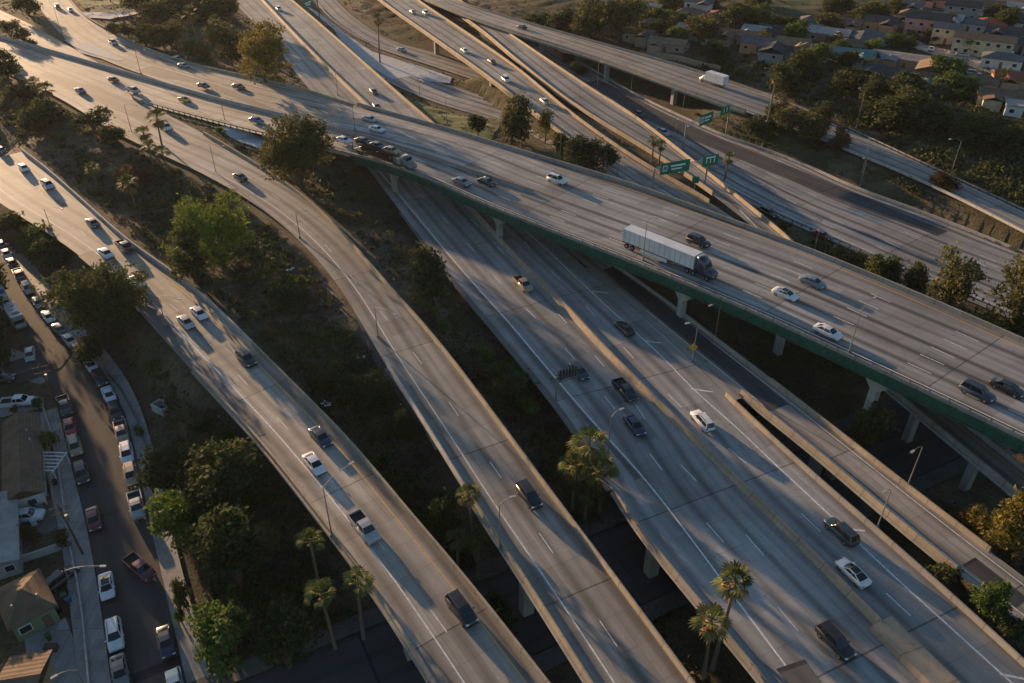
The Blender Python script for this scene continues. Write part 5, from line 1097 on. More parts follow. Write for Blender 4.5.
palm(588, 505, 443, 42, 'top palm of the clump beside the main freeway'); palm(572, 510, 462, 38, 'left palm of the clump beside the main freeway'); palm(600, 515, 470, 38, 'right palm of the clump with dead brown fronds'); palm(585, 520, 488, 36, 'lowest palm of the clump beside the main freeway', 2)
palm(162, 146, 116, 22, 'tallest palm of the cluster at the ramp split'); palm(150, 152, 131, 18, 'left palm of the cluster at the ramp split'); palm(153, 165, 146, 20, 'lower palm of the cluster at the ramp split', 2); palm(166, 166, 150, 16, 'small palm right of the cluster at the ramp split', 2)
palm(136, 208, 182, 22, 'lone shaggy palm on the dark scrub slope'); palm(98, 188, 167, 18, 'small bright palm on the dark scrub slope', 2)
palm(42, 108, 82, 16, 'left palm of the pair at upper left'); palm(56, 120, 88, 18, 'right shaggy palm of the pair at upper left')
palm(380, 63, 17, 14, 'tall single palm on the pale paved slope')
palm(652, 162, 139, 13, 'left palm of the twin palms between the flyover roads'); palm(659, 163, 144, 13, 'right palm of the twin palms between the flyover roads'); palm(724, 182, 157, 14, 'single palm on the far freeway edge right of the signs')
palm(763, 145, 76, 13, 'very tall thin palm beside the upper road')
palm(199, 52, 13, 18, 'tall palm left of the yellowish tree', 0); palm(222, 52, 19, 14, 'thinner palm nearer the yellowish tree', 0); palm(998, 92, 72, 14, 'small palm among the far houses at right', 2)
palm(836, 92, 74, 14, 'palm on the far slope above the upper road', 0)

# scrub that nobody could count: tufts over all the open ground
def in_poly(x, y, poly):
    c = False; j = len(poly) - 1
    for i in range(len(poly)):
        if (poly[i][1] > y) != (poly[j][1] > y) and x < (poly[j][0] - poly[i][0]) * (y - poly[i][1]) / (poly[j][1] - poly[i][1]) + poly[i][0]: c = not c
        j = i
    return c
def undergrowth(name, polys, n, leaf, hgt, seed, lsize=.26):
    rg = np.random.default_rng(seed); cs = []; ss = []; rp = np.vstack([SM0[:, :3], CL0[:, :3]]); rw = np.r_[SM0[:, 3], CL0[:, 3] - 1.5]; tries = 0
    for poly, share in polys:
        k = 0; xs = [q[0] for q in poly]; ys = [q[1] for q in poly]
        for _ in range(int(n * share * 6)):
            if k >= n * share: break
            x, y = rg.uniform(min(xs), max(xs)), rg.uniform(min(ys), max(ys))
            if not in_poly(x, y, poly) or math.sin(x * .11 + 2 * math.sin(y * .07)) * math.sin(y * .13 + 1.5 * math.sin(x * .05)) < rg.uniform(-.9, .25): continue
            p = at(x, y)
            if (np.hypot(rp[:, 0] - p[0], rp[:, 1] - p[1]) - rw).min() < .9: continue
            far_ = 1 + math.hypot(p[0], p[1]) / 300; h = hgt * rg.uniform(.4, 1.3); m_ = rg.integers(22, 46); c = rg.standard_normal((m_, 3)) * (h * .5, h * .5, h * .28); c[:, 2] = np.abs(c[:, 2]) * 1.2 + .1
            cs.append(c + p); ss += [lsize * far_] * m_; k += 1
    V, Fq = leaf_quads(np.vstack(cs), np.array(ss), rg); tag(big_mesh(name, V, Fq, LEAF[leaf]), kind='stuff')
STRIPS = [([(60, 140), (120, 140), (215, 185), (300, 245), (350, 305), (378, 372), (440, 470), (500, 600), (470, 610), (330, 400), (250, 330), (150, 245), (60, 165)], .42), ([(0, 205), (80, 255), (190, 370), (300, 500), (420, 683), (200, 683), (165, 520), (140, 430), (80, 340), (0, 232)], .16),
          ([(350, 170), (395, 200), (470, 300), (560, 405), (610, 490), (680, 620), (640, 640), (510, 425), (430, 330), (350, 235), (300, 190)], .18), ([(0, 50), (60, 95), (130, 145), (60, 150), (0, 130)], .06), ([(150, 44), (300, 88), (290, 70), (230, 0), (150, 0), (120, 30)], .06)]
undergrowth('undergrowth', STRIPS, 900, 'dark', 1.4, 5); undergrowth('undergrowth', STRIPS, 520, 'olive', 1.0, 6); undergrowth('dry_undergrowth', STRIPS, 420, 'brown', .7, 7, .2); undergrowth('undergrowth', STRIPS, 260, 'green', 1.3, 8)
FARS = [([(600, 85), (700, 118), (840, 160), (960, 215), (1024, 240), (1024, 235), (930, 190), (840, 148), (760, 118), (660, 88)], .3), ([(690, 70), (770, 92), (850, 126), (940, 168), (1024, 208), (1024, 130), (960, 100), (880, 85), (800, 70), (740, 55)], .5), ([(770, 235), (900, 280), (1024, 333), (1024, 328), (900, 268), (800, 228)], .2)]
undergrowth('undergrowth', FARS, 900, 'dark', 1.9, 15, .3); undergrowth('dry_undergrowth', FARS, 350, 'olive', 1.3, 16, .26)
rng = np.random.default_rng(99); pts = []
N = 26000
ux = rng.uniform(-20, 1044, N * 3); uy = rng.uniform(-10, 700, N * 3)
roadpts = np.vstack([SM0, CL0])
cand = []
dens = lambda x, y: .5 + .5 * math.sin(x * .045 + 2.1 * math.sin(y * .03)) * math.sin(y * .052 + 1.7 * math.sin(x * .021))
Wp = np.array([P(a, b, 5) for a, b in zip(ux, uy)])
keep = np.zeros(len(Wp), bool)
for s in range(0, len(Wp), 2000):
    q = Wp[s:s + 2000]; d = np.sqrt((q[:, None, 0] - roadpts[:, 0]) ** 2 + (q[:, None, 1] - roadpts[:, 1]) ** 2) - roadpts[:, 3]; keep[s:s + 2000] = d.min(1) > .8
Wp = Wp[keep]; Wp = Wp[[rng.random() < .15 + .95 * dens(p[0], p[1]) ** 1.5 for p in Wp]]
sx0 = P(0, 500, 0)
Wp = Wp[~((Wp[:, 0] < -55 - (Wp[:, 1] - 60) * .35) & (Wp[:, 1] < 130) )][:N]
cen = []; sz = []
for p in Wp:
    z = tz(p[0], p[1]); k = rng.integers(4, 9); dist = math.hypot(p[0], p[1]); sc = rng.uniform(.25, .75) * (1 + dist / 500)
    c = rng.standard_normal((k, 3)) * (sc * .6, sc * .6, sc * .25); c[:, 2] = np.abs(c[:, 2]) + .05; cen.append(c + (p[0], p[1], z)); sz += [sc * .5] * k
cen = np.vstack(cen); V, Fq = leaf_quads(cen, np.array(sz)[:, None].ravel(), rng)
M_SCRUB = leaf_mat('scrub_leaves', (.035, .034, .016), (.12, .095, .05), .15)
tag(big_mesh('scrub', V, Fq, M_SCRUB), kind='stuff')

# ------------------------------------------------------------------ houses
def roof_mat(name, a, var=.3, rib=0):
    m = NT(name, .85, .2); n = m.noise(m.pos(), .5, 5); sp = m.noise(m.obj(), 9.0, 3)
    c = m.ramp(n, [(.3, [x * (1 - var) for x in a]), (.7, [x * (1 + var) for x in a])])
    c = m.mix(m.math('MULTIPLY', sp, .5), c, [x * .5 for x in a]); w = m.new('ShaderNodeTexWave'); w.inputs['Scale'].default_value = 1.6 if not rib else 2.2; w.inputs['Distortion'].default_value = .6; w.bands_direction = 'X' if rib else 'Z'
    m.link(m.obj(), w.inputs['Vector']); c = m.mix(m.math('MULTIPLY', w.outputs['Fac'], .35 if rib else .10), c, [x * .55 for x in a]); m.color(c); m.bump(w.outputs['Fac'], .4, .08); return m.mat
ROOF = {'brown': roof_mat('brown_shingles', (.17, .115, .078)), 'grey': roof_mat('grey_shingles', (.13, .13, .135)), 'dark': roof_mat('dark_shingles', (.06, .06, .065)), 'tan': roof_mat('tan_shingles', (.26, .18, .11)),
        'red': roof_mat('red_tiles', (.25, .09, .05)), 'pale': roof_mat('pale_roof', (.36, .35, .33)), 'metal': roof_mat('corrugated_roof_sheet', (.25, .25, .245), .35, 1), 'teal': roof_mat('teal_roof', (.12, .22, .22))}
STUC = {k: plain(k + '_stucco', c, .9, .12, .8) for k, c in {'white': (.55, .54, .51), 'cream': (.50, .42, .28), 'pink': (.58, .27, .23), 'tan': (.38, .27, .18), 'green': (.17, .22, .13), 'orange': (.52, .27, .14), 'grey': (.30, .30, .29), 'blue': (.28, .36, .40)}.items()}
M_WIN = plain('house_window_glass', (.02, .024, .028), .1, .1, 1, .6); M_FRAME = plain('white_window_frame', (.6, .6, .58), .6, .1); M_DOOR = plain('door_paint', (.16, .09, .06), .6, .2)
def house(p, rz, L, W, H, rh, roof, wallc, label, kind='gable', over=.45, name='house', wins=3, chim=False, vents=0, group=None):
    """p: middle of the base, L along local x (the ridge), W along local y"""
    r = empty(name, p, rz, label, 'house', group); w = MB(); hl, hw = L / 2, W / 2
    w.box((0, 0, H / 2 - .4), (L, W, H + .8))
    if kind == 'gable':
        for s in (-1, 1):
            x = s * (hl - .001); t = s * (hl - .2); V = [(x, -hw, H), (x, hw, H), (x, 0, H + rh * hw / (hw + over)), (t, -hw, H), (t, hw, H), (t, 0, H + rh * hw / (hw + over))]
            w.grid(V, [(0, 1, 2), (5, 4, 3), (0, 3, 4, 1), (1, 4, 5, 2), (2, 5, 3, 0)])
    w.build('wall', STUC[wallc], r)
    q = MB(); ol, ow = hl + over, hw + over; z0 = H - rh * over / ow * .0; t = .16
    if kind == 'flat':
        q.box((0, 0, H + .1), (L + over, W + over, .24)); 
        for s in (-1, 1): q.box((0, s * (hw + over / 2 - .1), H + .34), (L + over, .2, .25)); q.box((s * (hl + over / 2 - .1), 0, H + .34), (.2, W + over - .42, .25))
    else:
        rx = ol if kind == 'gable' else max(.2, ol - ow * .95)
        top = [(-ol, -ow, H), (ol, -ow, H), (ol, ow, H), (-ol, ow, H), (-rx, 0, H + rh), (rx, 0, H + rh)]
        V = [(a, b, c + t) for a, b, c in top] + top
        q.grid(V, [(0, 1, 5, 4), (2, 3, 4, 5), (1, 2, 5), (3, 0, 4), (6, 10, 11, 7), (8, 11, 10, 9), (7, 11, 8), (9, 10, 6), (0, 6, 7, 1), (1, 7, 8, 2), (2, 8, 9, 3), (3, 9, 6, 0)])
    ro = q.build('roof', ROOF[roof], r)
    for k in range(vents):
        v_ = MB(); x = -hl * .7 + L * .7 * random.random(); y = -hw * random.uniform(.2, .7); v_.tube([(x, y, H), (x, y, H + rh + .15)], .14, 7); v_.build('vent_pipe', M_METAL, ro)
    if chim: v_ = MB(); v_.box((hl * .5, hw * .3, H + rh * .8), (.8, .6, rh + 1.0)); v_.build('chimney', STUC['tan'], ro)
    if group and kind == 'gable' and H < 4:
        sd = random.choice((-1, 1)); wx = random.choice((-.22, .25)) * L; wl2, ww2 = 4.2, W * .38; y0 = -hw - wl2 / 2
        b2 = MB(); b2.box((wx, y0 + .3, H / 2 - .45), (ww2 + 1.5, wl2 - .6, H + .7)); b2.build('wing_wall', STUC[wallc], r)
        hw2 = ww2 / 2 + 1.1; q2 = MB(); yb, yf = -hw * .25, -hw - wl2 - .1; hh = H - .05; rr2 = rh * .72
        V = [(wx - hw2, yf, hh), (wx + hw2, yf, hh), (wx + hw2, yb, hh), (wx - hw2, yb, hh), (wx, yf, hh + rr2), (wx, yb, hh + rr2)]; V = [(a, b, c + .14) for a, b, c in V] + V
        q2.grid(V, [(0, 4, 5, 3), (1, 2, 5, 4), (6, 9, 11, 10), (7, 10, 11, 8), (0, 6, 10, 4), (4, 10, 7, 1), (0, 3, 9, 6), (1, 7, 8, 2)]); q2.build('wing_roof', ROOF[roof], r)
    storeys = 2 if H > 4.6 else 1
    for st in range(storeys):
        z = 1.6 + st * 2.8
        for side in (-1, 1):
            n = wins
            for k in range(n):
                x = -hl + L * (k + .5) / n
                if st == 0 and side == -1 and k == n // 2:
                    d = MB(); d.box((x, side * (hw + .03), 1.05), (1.0, .1, 2.1)); d.build('door', M_DOOR, r); continue
                f = MB(); f.box((x, side * (hw + .02), z), (1.5, .1, 1.25)); fo = f.build('window', M_FRAME, r)
                g = MB(); g.box((x, side * (hw + .045), z), (1.28, .1, 1.03)); g.build('pane', M_WIN, fo)
        for side in (-1, 1):
            f = MB(); f.box((side * (hl + .02), -hw * .3, z), (.1, 1.3, 1.2)); fo = f.build('window', M_FRAME, r); g = MB(); g.box((side * (hl + .045), -hw * .3, z), (.1, 1.1, 1.0)); g.build('pane', M_WIN, fo)
    return r
def quad_house(c0, c1, c2, z, rh, roof, wallc, label, kind='gable', **kw):
    """c0-c1: the eave seen along the ridge in the photo, c2: the corner beyond c1; all at eave height z above the ground there"""
    g = at(*c0)[2]; a, b, c = P(*c0, g + z), P(*c1, g + z), P(*c2, g + z)
    d = b - a; L = np.linalg.norm(d); rz = math.atan2(d[1], d[0]); n = np.array([-d[1], d[0], 0]) / L; W = float((c - b) @ n); m = (a + b) / 2 + n * W / 2
    return house((m[0], m[1], g), rz if W > 0 else rz, L - .9, abs(W) - .9, z, rh, roof, wallc, label, kind, **kw)
quad_house((45, 492), (40, 413), (2, 418), 3.0, 1.3, 'brown', 'white', 'white walled house with a brown shingle gable roof beside the pergola', wins=2, vents=3)
quad_house((20, 560), (18, 490), (-14, 492), 2.8, .5, 'pale', 'grey', 'low shed house with a pale roof at the left edge', wins=2)
quad_house((8, 632), (58, 606), (45, 566), 3.0, 1.7, 'brown', 'green', 'green walled house with a hip roof lit orange on one side', 'hip', wins=2, vents=2)
quad_house((-12, 720), (34, 712), (22, 655), 2.9, 1.1, 'brown', 'tan', 'dark brown roofed house cut by the bottom left corner', wins=2)
GH = 'houses of the far neighbourhood'
def fhouse(px, py, rot, L, W, H, rh, roof, wallc, label, kind='gable', **kw):
    p = at(px, py); return house(tuple(p), math.radians(rot), L, W, H, rh, roof, wallc, label, kind, group=GH, **kw)
for i, (px, py, k) in enumerate([(812, 28, 0), (792, 52, 1), (812, 58, 2), (772, 58, 3), (756, 38, 4), (720, 22, 5), (742, 20, 1), (690, 20, 2), (625, 22, 3), (655, 30, 0), (690, 36, 4), (716, 44, 2), (610, 30, 1), (915, 22, 2), (945, 26, 4), (968, 30, 0), (1020, 50, 3), (990, 30, 5), (930, 76, 1), (870, 80, 3), (975, 90, 2), (1000, 66, 0), (960, 2, 1), (1018, 14, 4), (890, 2, 3), (850, 52, 2)]):
    rf, wl_, kd = [('grey', 'white', 'hip'), ('tan', 'tan', 'gable'), ('brown', 'cream', 'hip'), ('dark', 'grey', 'gable'), ('pale', 'white', 'gable'), ('red', 'tan', 'hip')][k]
    p = at(px, py); rr = random.Random(i + 50); house(tuple(p), math.radians(-30 + rr.choice((0, 0, 90)) + rr.uniform(-6, 6)), rr.uniform(9, 13), rr.uniform(7, 9), 2.9, rr.uniform(1.4, 2.0), rf, wl_, f"small {wl_} house with a {rf} {kd} roof {['left of the grass field', 'right of the grass field', 'above the dark slope', 'near the top edge', 'behind taller houses'][0 if px < 768 else 2 if py > 50 else 3 if py < 20 else 4 if px > 900 else 1]}", kd, group='small far houses')
fhouse(880, 30, -32, 12, 9, 3.6, 1.6, 'dark', 'orange', 'orange walled house with a dark roof near the grass field')
fhouse(925, 34, -30, 15, 10, 6.2, 1.8, 'dark', 'pink', 'two storey pink house with a dark roof', wins=4)
fhouse(945, 42, -30, 10, 8, 5.4, 1.4, 'grey', 'cream', 'two storey cream house right against the pink one')
fhouse(980, 54, -30, 19, 9, 5.6, 1.2, 'brown', 'cream', 'long two storey cream apartment house with a row of windows', wins=6)
fhouse(866, 44, 12, 14, 11, 3.0, 2.0, 'grey', 'grey', 'grey house with a broad hip roof among trees', 'hip')
fhouse(828, 40, -30, 15, 9, 3.0, 1.5, 'pale', 'tan', 'low house with a pale roof behind the lit green tree')
fhouse(846, 30, -30, 11, 8, 3.0, 1.5, 'brown', 'tan', 'brown roofed house behind the broad hip roof')
fhouse(850, 62, -25, 15, 10, 3.0, 1.6, 'teal', 'white', 'house with a teal roof beside the slope trees')
fhouse(905, 66, -32, 22, 9, 3.0, .9, 'metal', 'tan', 'long low building with a pale ribbed roof in mid neighbourhood', wins=5)
fhouse(890, 80, -30, 14, 8, 2.8, 1.2, 'dark', 'grey', 'dark roofed house below the long ribbed roof')
fhouse(1000, 104, -25, 13, 9, 3.0, 1.4, 'brown', 'cream', 'cream house with a brown roof nearest the shaded slope at right')
fhouse(1022, 114, -25, 10, 8, 2.9, .8, 'pale', 'white', 'pale blue flat roofed house cut by the right edge', 'flat')
fhouse(1012, 86, -20, 12, 9, 3.0, 1.5, 'red', 'tan', 'red tiled house at the right edge behind the brown roof')
fhouse(1005, 40, -30, 14, 9, 3.2, 1.6, 'dark', 'white', 'white house with a dark roof beside the parked van')
fhouse(1022, 28, -30, 12, 9, 3.2, 1.6, 'dark', 'white', 'white walled house cut by the right edge at the top')
fhouse(985, 12, -30, 13, 9, 3.2, 1.6, 'brown', 'white', 'white house with a brown roof at the top right')
fhouse(960, 18, -30, 13, 9, 5.2, 1.6, 'dark', 'grey', 'dark two storey house behind the pink one')
fhouse(935, 6, -30, 14, 9, 3.2, 1.5, 'brown', 'pink', 'pink low house at the top edge')
fhouse(1004, 4, -30, 12, 9, 4.0, 1.6, 'red', 'pink', 'salmon pink house with a red roof at the top right')
fhouse(905, 12, -30, 12, 9, 3.2, 1.5, 'grey', 'white', 'white house with a grey roof at the top behind the orange one')
fhouse(648, 14, -30, 12, 9, 3.0, 1.4, 'pale', 'white', 'white house with a pale roof left among the top centre trees')
fhouse(672, 22, -30, 13, 9, 3.0, 1.4, 'grey', 'tan', 'grey roofed house beside the pale one at the top centre')
fhouse(640, 40, -28, 12, 8, 3.0, 1.3, 'brown', 'tan', 'brown roofed house just beyond the grey bridge')
fhouse(668, 50, -28, 14, 8, 3.0, 1.3, 'tan', 'tan', 'tan house above the brown bank behind the grey bridge')
fhouse(738, 42, -28, 16, 9, 3.0, 1.4, 'brown', 'tan', 'brown roofed house left of the orange lit one')
fhouse(760, 50, -28, 13, 9, 3.0, 1.6, 'grey', 'orange', 'orange lit house with a grey roof above the upper road')
fhouse(775, 38, -28, 12, 9, 3.0, 1.6, 'dark', 'grey', 'dark roofed house behind the orange lit one')
fhouse(700, 8, -28, 12, 9, 3.0, 1.4, 'grey', 'white', 'white house with a grey roof at the top edge')
fhouse(600, 6, -28, 13, 9, 3.0, 1.4, 'pale', 'grey', 'pale roofed house half behind the tall olive trees')
# far street with parked cars, the grass field, garden walls
o = drape('far_street', [(905, 38), (930, 46), (985, 62), (1030, 76), (1030, 90), (985, 72), (930, 54), (900, 44)], M_WALK, .25, 6)
drape('grass_field', [(768, 2), (845, -14), (850, 4), (800, 26), (775, 24)], plain('field_grass', (.05, .065, .025), .95, .3, .2), .2, 8)
drape('grass_field', [(75, 2), (110, -12), (150, 0), (130, 12), (92, 14)], plain('dry_grass', (.07, .075, .03), .95, .3, .2), .3, 6)
drape('dry_grass_bank', [(545, 148), (575, 152), (606, 168), (640, 186), (600, 182), (560, 166)], plain('bank_grass', (.10, .095, .03), .95, .35, .3), .25, 4)
drape('green_wedge', [(404, 98), (440, 110), (470, 118), (500, 128), (490, 142), (458, 134), (425, 118)], plain('wedge_grass', (.085, .10, .025), .95, .35, .3), .25, 4)
drape('pale_curved_ramp', [(80, 13), (110, 14), (135, 8), (160, -4), (168, 0), (140, 14), (110, 20), (82, 18)], M_WALLS, .35, 5)
for i, (px, py, col, kind, lb) in enumerate([(931, 49, 'white', 'sedan', 'white sedan on the far street below the pink house'), (962, 55, 'silver', 'sedan', 'silver sedan on the far street before the cream apartment house'), (893, 24, 'white', 'van', 'white van beside the orange walled far house'),
        (1000, 12, 'white', 'suv', 'white suv at the top right houses'), (950, 20, 'black', 'sedan', 'black sedan between the two storey far houses'), (973, 74, 'white', 'suv', 'white suv right of the big green round far tree'), (1010, 56, 'dark blue', 'van', 'dark blue van near the right edge houses'), (990, 58, 'light blue', 'sedan', 'pale blue sedan behind the cream apartment house'), (562, 13, 'white', 'sedan', 'white sedan far away at the top centre lot')]):
    car(kind, col, px, py, 'ground', lb, 'cars among the far houses', 1, -32 if i % 2 else 60)
def garden_wall(pts, h, mat, label, cat='wall', t=.2, name='garden_wall'):
    a = smooth_poly([(x, y, 0) for x, y in pts], 1.5); q = np.array([at(x, y) for x, y in pts]); d = np.r_[0, np.cumsum(np.linalg.norm(np.diff(q, axis=0), axis=1))]; s = np.linspace(0, d[-1], max(2, int(d[-1] / 2)))
    q = np.c_[[np.interp(s, d, q[:, k]) for k in range(3)]].T
    for x in q: x[2] = tz(x[0], x[1])
    mb = MB(); mb.sweep(q, [(-t / 2, -.6), (t / 2, -.6), (t / 2, h), (-t / 2, h)]); return tag(mb.build(name, mat), label, cat)
garden_wall([(45, 412), (54, 440), (60, 470), (66, 512), (70, 545)], 1.1, M_BARR_L, 'thin pale wall along the left pavement beside the brown roofed house')
garden_wall([(72, 552), (79, 585), (85, 625), (91, 690)], 1.0, M_BARR_L, 'thin pale wall along the left pavement lower down by the hip roofed house')
garden_wall([(0, 570), (30, 560), (55, 552), (72, 545)], 1.3, M_BARR_L, 'pale wall between the yard and the hip roofed house')
garden_wall([(100, 356), (108, 376), (121, 391), (138, 422), (148, 452), (160, 512)], 1.0, M_DMETAL, 'dark wire fence along the right pavement edge of the street', 'fence', .06, 'fence')
garden_wall([(912, 66), (940, 74), (975, 86), (1008, 98)], 1.8, M_BARR, 'grey garden wall along the top of the shaded slope at right')
garden_wall([(640, 56), (690, 64), (720, 72)], 2.0, STUC['tan'], 'tan garden wall above the bank beyond the grey bridge')
garden_wall([(905, 78), (930, 84), (962, 92)], 1.4, STUC['blue'], 'pale blue painted wall below the big round far tree')
garden_wall([(224, 398), (250, 425), (285, 468), (320, 512)], .7, M_BARR, 'grey retaining wall along the slope left of the left freeway', 'wall', .5, 'retaining_wall')
garden_wall([(386, 372), (402, 392), (420, 420), (436, 450)], .8, M_BARR_L, 'broken pale wall on the slope left of the connector ramp', 'wall', .35, 'retaining_wall')
drape('yard_paving', [(24, 636), (66, 618), (74, 640), (84, 683), (88, 712), (42, 712), (28, 660)], M_WALK, .1, 3)
drape('yard_paving', [(20, 496), (48, 490), (58, 500), (64, 528), (40, 536), (22, 560)], M_ASPH2, .12, 3)
drape('driveway', [(0, 408), (32, 396), (44, 398), (44, 408), (0, 418)], M_WALK, .12, 3)
# pergola
p = at(53, 474); pg = empty('pergola', tuple(p), math.radians(88), 'white open pergola beside the brown roofed house', 'pergola')
for y in (-1.9, 1.9):
    q = MB(); q.box((0, y, 2.55), (4.6, .16, .18)); q.build('beam', M_FRAME, pg)
    for x in (-2, 2): q = MB(); q.box((x, y, 1.22), (.14, .14, 2.5)); q.build('post', M_FRAME, pg)
for k in range(6): q = MB(); q.box((-2.0 + k * .8, 0, 2.71), (.14, 4.2, .13)); q.build('rafter', M_FRAME, pg)
# concrete box on the bank
p = at(166, 405); cb = empty('concrete_box', (p[0], p[1], p[2] - .9), math.radians(58), 'open white concrete box on the dry bank between street and freeway', 'concrete box')
q = MB()
for s in (-1, 1): q.box((0, s * 1.35, .95), (3.6, .22, 1.5)); q.box((s * 1.69, 0, .95), (.22, 2.48, 1.5))
q.box((0, 0, .9), (.2, 2.48, 1.4)); q.build('wall', M_BARR_L, cb)
q = MB(); q.box((0, 0, .3), (3.1, 2.4, .1)); q.build('base', M_DMETAL, cb)

# ------------------------------------------------------------------ lamps, poles, signs
def solve_h(p, ty, tx=None):
    lo, hi = .5, 30
    for _ in range(40):
        h = (lo + hi) / 2
        if proj(p + np.array([0, 0, h]))[1] > ty: lo = h
        else: hi = h
    return h
M_LAMPP = plain('weathered_lamp_pole', (.2, .195, .185), .6, .2, 3, .4, .3)
M_LED = plain('lamp_head_metal', (.36, .36, .35), .4, .1, 3, .5)
def lamp(bx, by, ty, tip, label, where='ground', mat=None, arm=True):
    if where == 'ground': p = at(bx, by)
    else: p, _ = road_pos(where, bx, by)
    h = min(max(solve_h(p, ty), 6.0), 13.5); r = empty('street_lamp', tuple(p), 0, label, 'street lamp', 'street lamps along the roads')
    q = MB(); q.tube([(0, 0, -.4), (0, 0, .5), (0, 0, h)], [.13, .10, .055], 8); q.box((0, 0, .1), (.4, .4, .5)); q.build('pole', mat or M_LAMPP, r)
    if arm:
        top = p + np.array([0, 0, h]); t = P(tip[0], tip[1], top[2] + .9) - top; t[2] = 0; L = np.linalg.norm(t); t = t / max(L, .1) * min(max(L, 1.6), 5.0); L = np.linalg.norm(t)
        q = MB(); q.tube([(0, 0, h - .1), tuple(t * .3 + np.array([0, 0, h + .55])), tuple(t * .65 + np.array([0, 0, h + .85])), tuple(t + np.array([0, 0, h + .9]))], [.05, .045, .04, .04], 6); q.build('arm', mat or M_LAMPP, r)
        q = MB(); q.box(tuple(t * 1.05 + np.array([0, 0, h + .88])), (.75, .3, .16), 0, math.atan2(t[1], t[0])); q.build('lamp_head', M_LED, r)
    return r
lamp(132, 133, 105, (140, 106), 'lamp pole left of the white suv at the ramp split'); lamp(216, 173, 145, (224, 146), 'lamp pole at the inner edge of the connector ramp bend'); lamp(141, 74, 50, (147, 50), 'lamp pole in the planted strip between merging roads', mat=M_RUST)
lamp(225, 121, 99, (231, 99), 'lamp pole above the asphalt gore right of the yellow coupe'); lamp(64, 41, 7, (70, 6), 'tall lamp pole on the pale traffic island at top left'); lamp(338, 95, 72, (342, 71), 'lamp pole on the tan median of the upper main freeway', MF)
lamp(355, 130, 107, (360, 107), 'lamp pole on the overpass median right of the big tree', OP); lamp(447, 128, 97, (452, 97), 'slim lamp pole on the grassy wedge'); lamp(420, 98, 82, (424, 82), 'short lamp pole at the low ramp edge')
lamp(579, 106, 86, (583, 86), 'lamp pole in the gap between the two flyover roads'); lamp(601, 43, 18, (606, 18), 'lamp pole on the grey upper bridge'); lamp(597, 93, 62, (602, 62), 'lamp pole below the grey upper bridge'); lamp(631, 92, 74, (635, 74), 'lamp pole on the dirt bank under the upper bridge')
lamp(682, 117, 91, (676, 90), 'grey lamp pole beyond the far freeway lanes'); lamp(674, 145, 120, (678, 119), 'pale lamp pole beside the silver pickup'); lamp(683, 151, 126, (688, 126), 'dark lamp pole beside the overhead sign', mat=M_DMETAL); lamp(762, 147, 122, (766, 121), 'lamp pole at the foot of the very tall palm')
lamp(617, 180, 149, (620, 148), 'lamp pole rising beside the overpass parapet'); lamp(771, 220, 193, (763, 185), 'lamp pole with a short arm at the far freeway guardrail'); lamp(814, 252, 220, (816, 219), 'tall lamp pole beside the red sedan on the far freeway')
lamp(860, 186, 160, (864, 158), 'lamp pole on the green slope below the upper road'); lamp(950, 176, 141, (951, 139), 'lamp pole on the shaded slope by the bare shrub'); lamp(643, 260, 221, (651, 217), 'lamp pole in front of the semi trailer', OP); lamp(849, 352, 311, (874, 298), 'lamp pole on the overpass railing right of the white sedan', OP)
lamp(907, 487, 447, (913, 451), 'leaning pale lamp pole beside the exit ramp', 'exit_ramp_road'); lamp(877, 528, 491, (885, 491), 'lamp pole in the gap between main freeway and exit ramp', 'exit_ramp_road'); lamp(715, 337, 305, (711, 305), 'left lamp pole of the pair beside the exit ramp under the overpass', 'exit_ramp_road'); lamp(692, 362, 326, (688, 323), 'lamp pole left of the pair beside the dark asphalt strip', MF)
lamp(53, 234, 217, (75, 211), 'curved arm lamp on the bank side of the left freeway', LF); lamp(166, 325, 313, (189, 302), 'curved arm lamp right of the big round tree', LF); lamp(300, 238, 217, (305, 210), 'lamp on the inner side of the connector ramp by the dirt slope', 'connector_ramp_road')
lamp(378, 337, 320, (394, 314), 'lamp where the shade crosses the connector ramp', 'connector_ramp_road'); lamp(332, 536, 487, (350, 464), 'lamp with a long curved arm over the left freeway', LF); lamp(608, 453, 417, (621, 409), 'lamp above the palm clump beside the main freeway', MF); lamp(500, 548, 505, (511, 497), 'lamp on the connector ramp bridge left edge', 'connector_ramp_road')
lamp(79, 600, 578, (101, 566), 'street lamp arching over the white coupe'); lamp(92, 700, 676, (55, 676), 'street lamp at the bottom left over the yard'); lamp(862, 172, 140, (870, 138), 'lamp pole at the upper road bend among trees'); lamp(856, 128, 90, (860, 88), 'lamp pole before the dark slope trees')
lamp(560, 165, 128, (566, 126), 'lamp pole between the dark shrubs at the overpass parapet'); lamp(524, 120, 95, (528, 94), 'lamp pole beside the flyover and the dark tree')
poles = []
for bx, by, ty, lb in ((61, 412, 358, 'wooden utility pole with crossarms at the side street corner'), (84, 556, 490, 'wooden utility pole leaning over the left pavement')):
    p = at(bx, by); h = 10.0; r = empty('utility_pole', tuple(p), 0, lb, 'utility pole'); q = MB(); lean = -.6
    q.tube([(0, 0, -.5), (lean * .5, .1, h * .5), (lean, .2, h)], [.17, .15, .11], 8); q.build('pole', M_WOODP, r)
    for z in (h - .5, h - 1.6): q = MB(); q.box((lean * z / h, .2 * z / h, z), (2.4, .12, .14), 0, .4); q.build('crossarm', M_WOODP, r)
    q = MB(); q.tube([(lean * .8 + .35, .2, h - 2.9), (lean * .8 + .35, .2, h - 2.0)], .24, 8); q.build('transformer', M_SIGNB, r); poles.append(p + np.array([lean, .2, h - .35]))
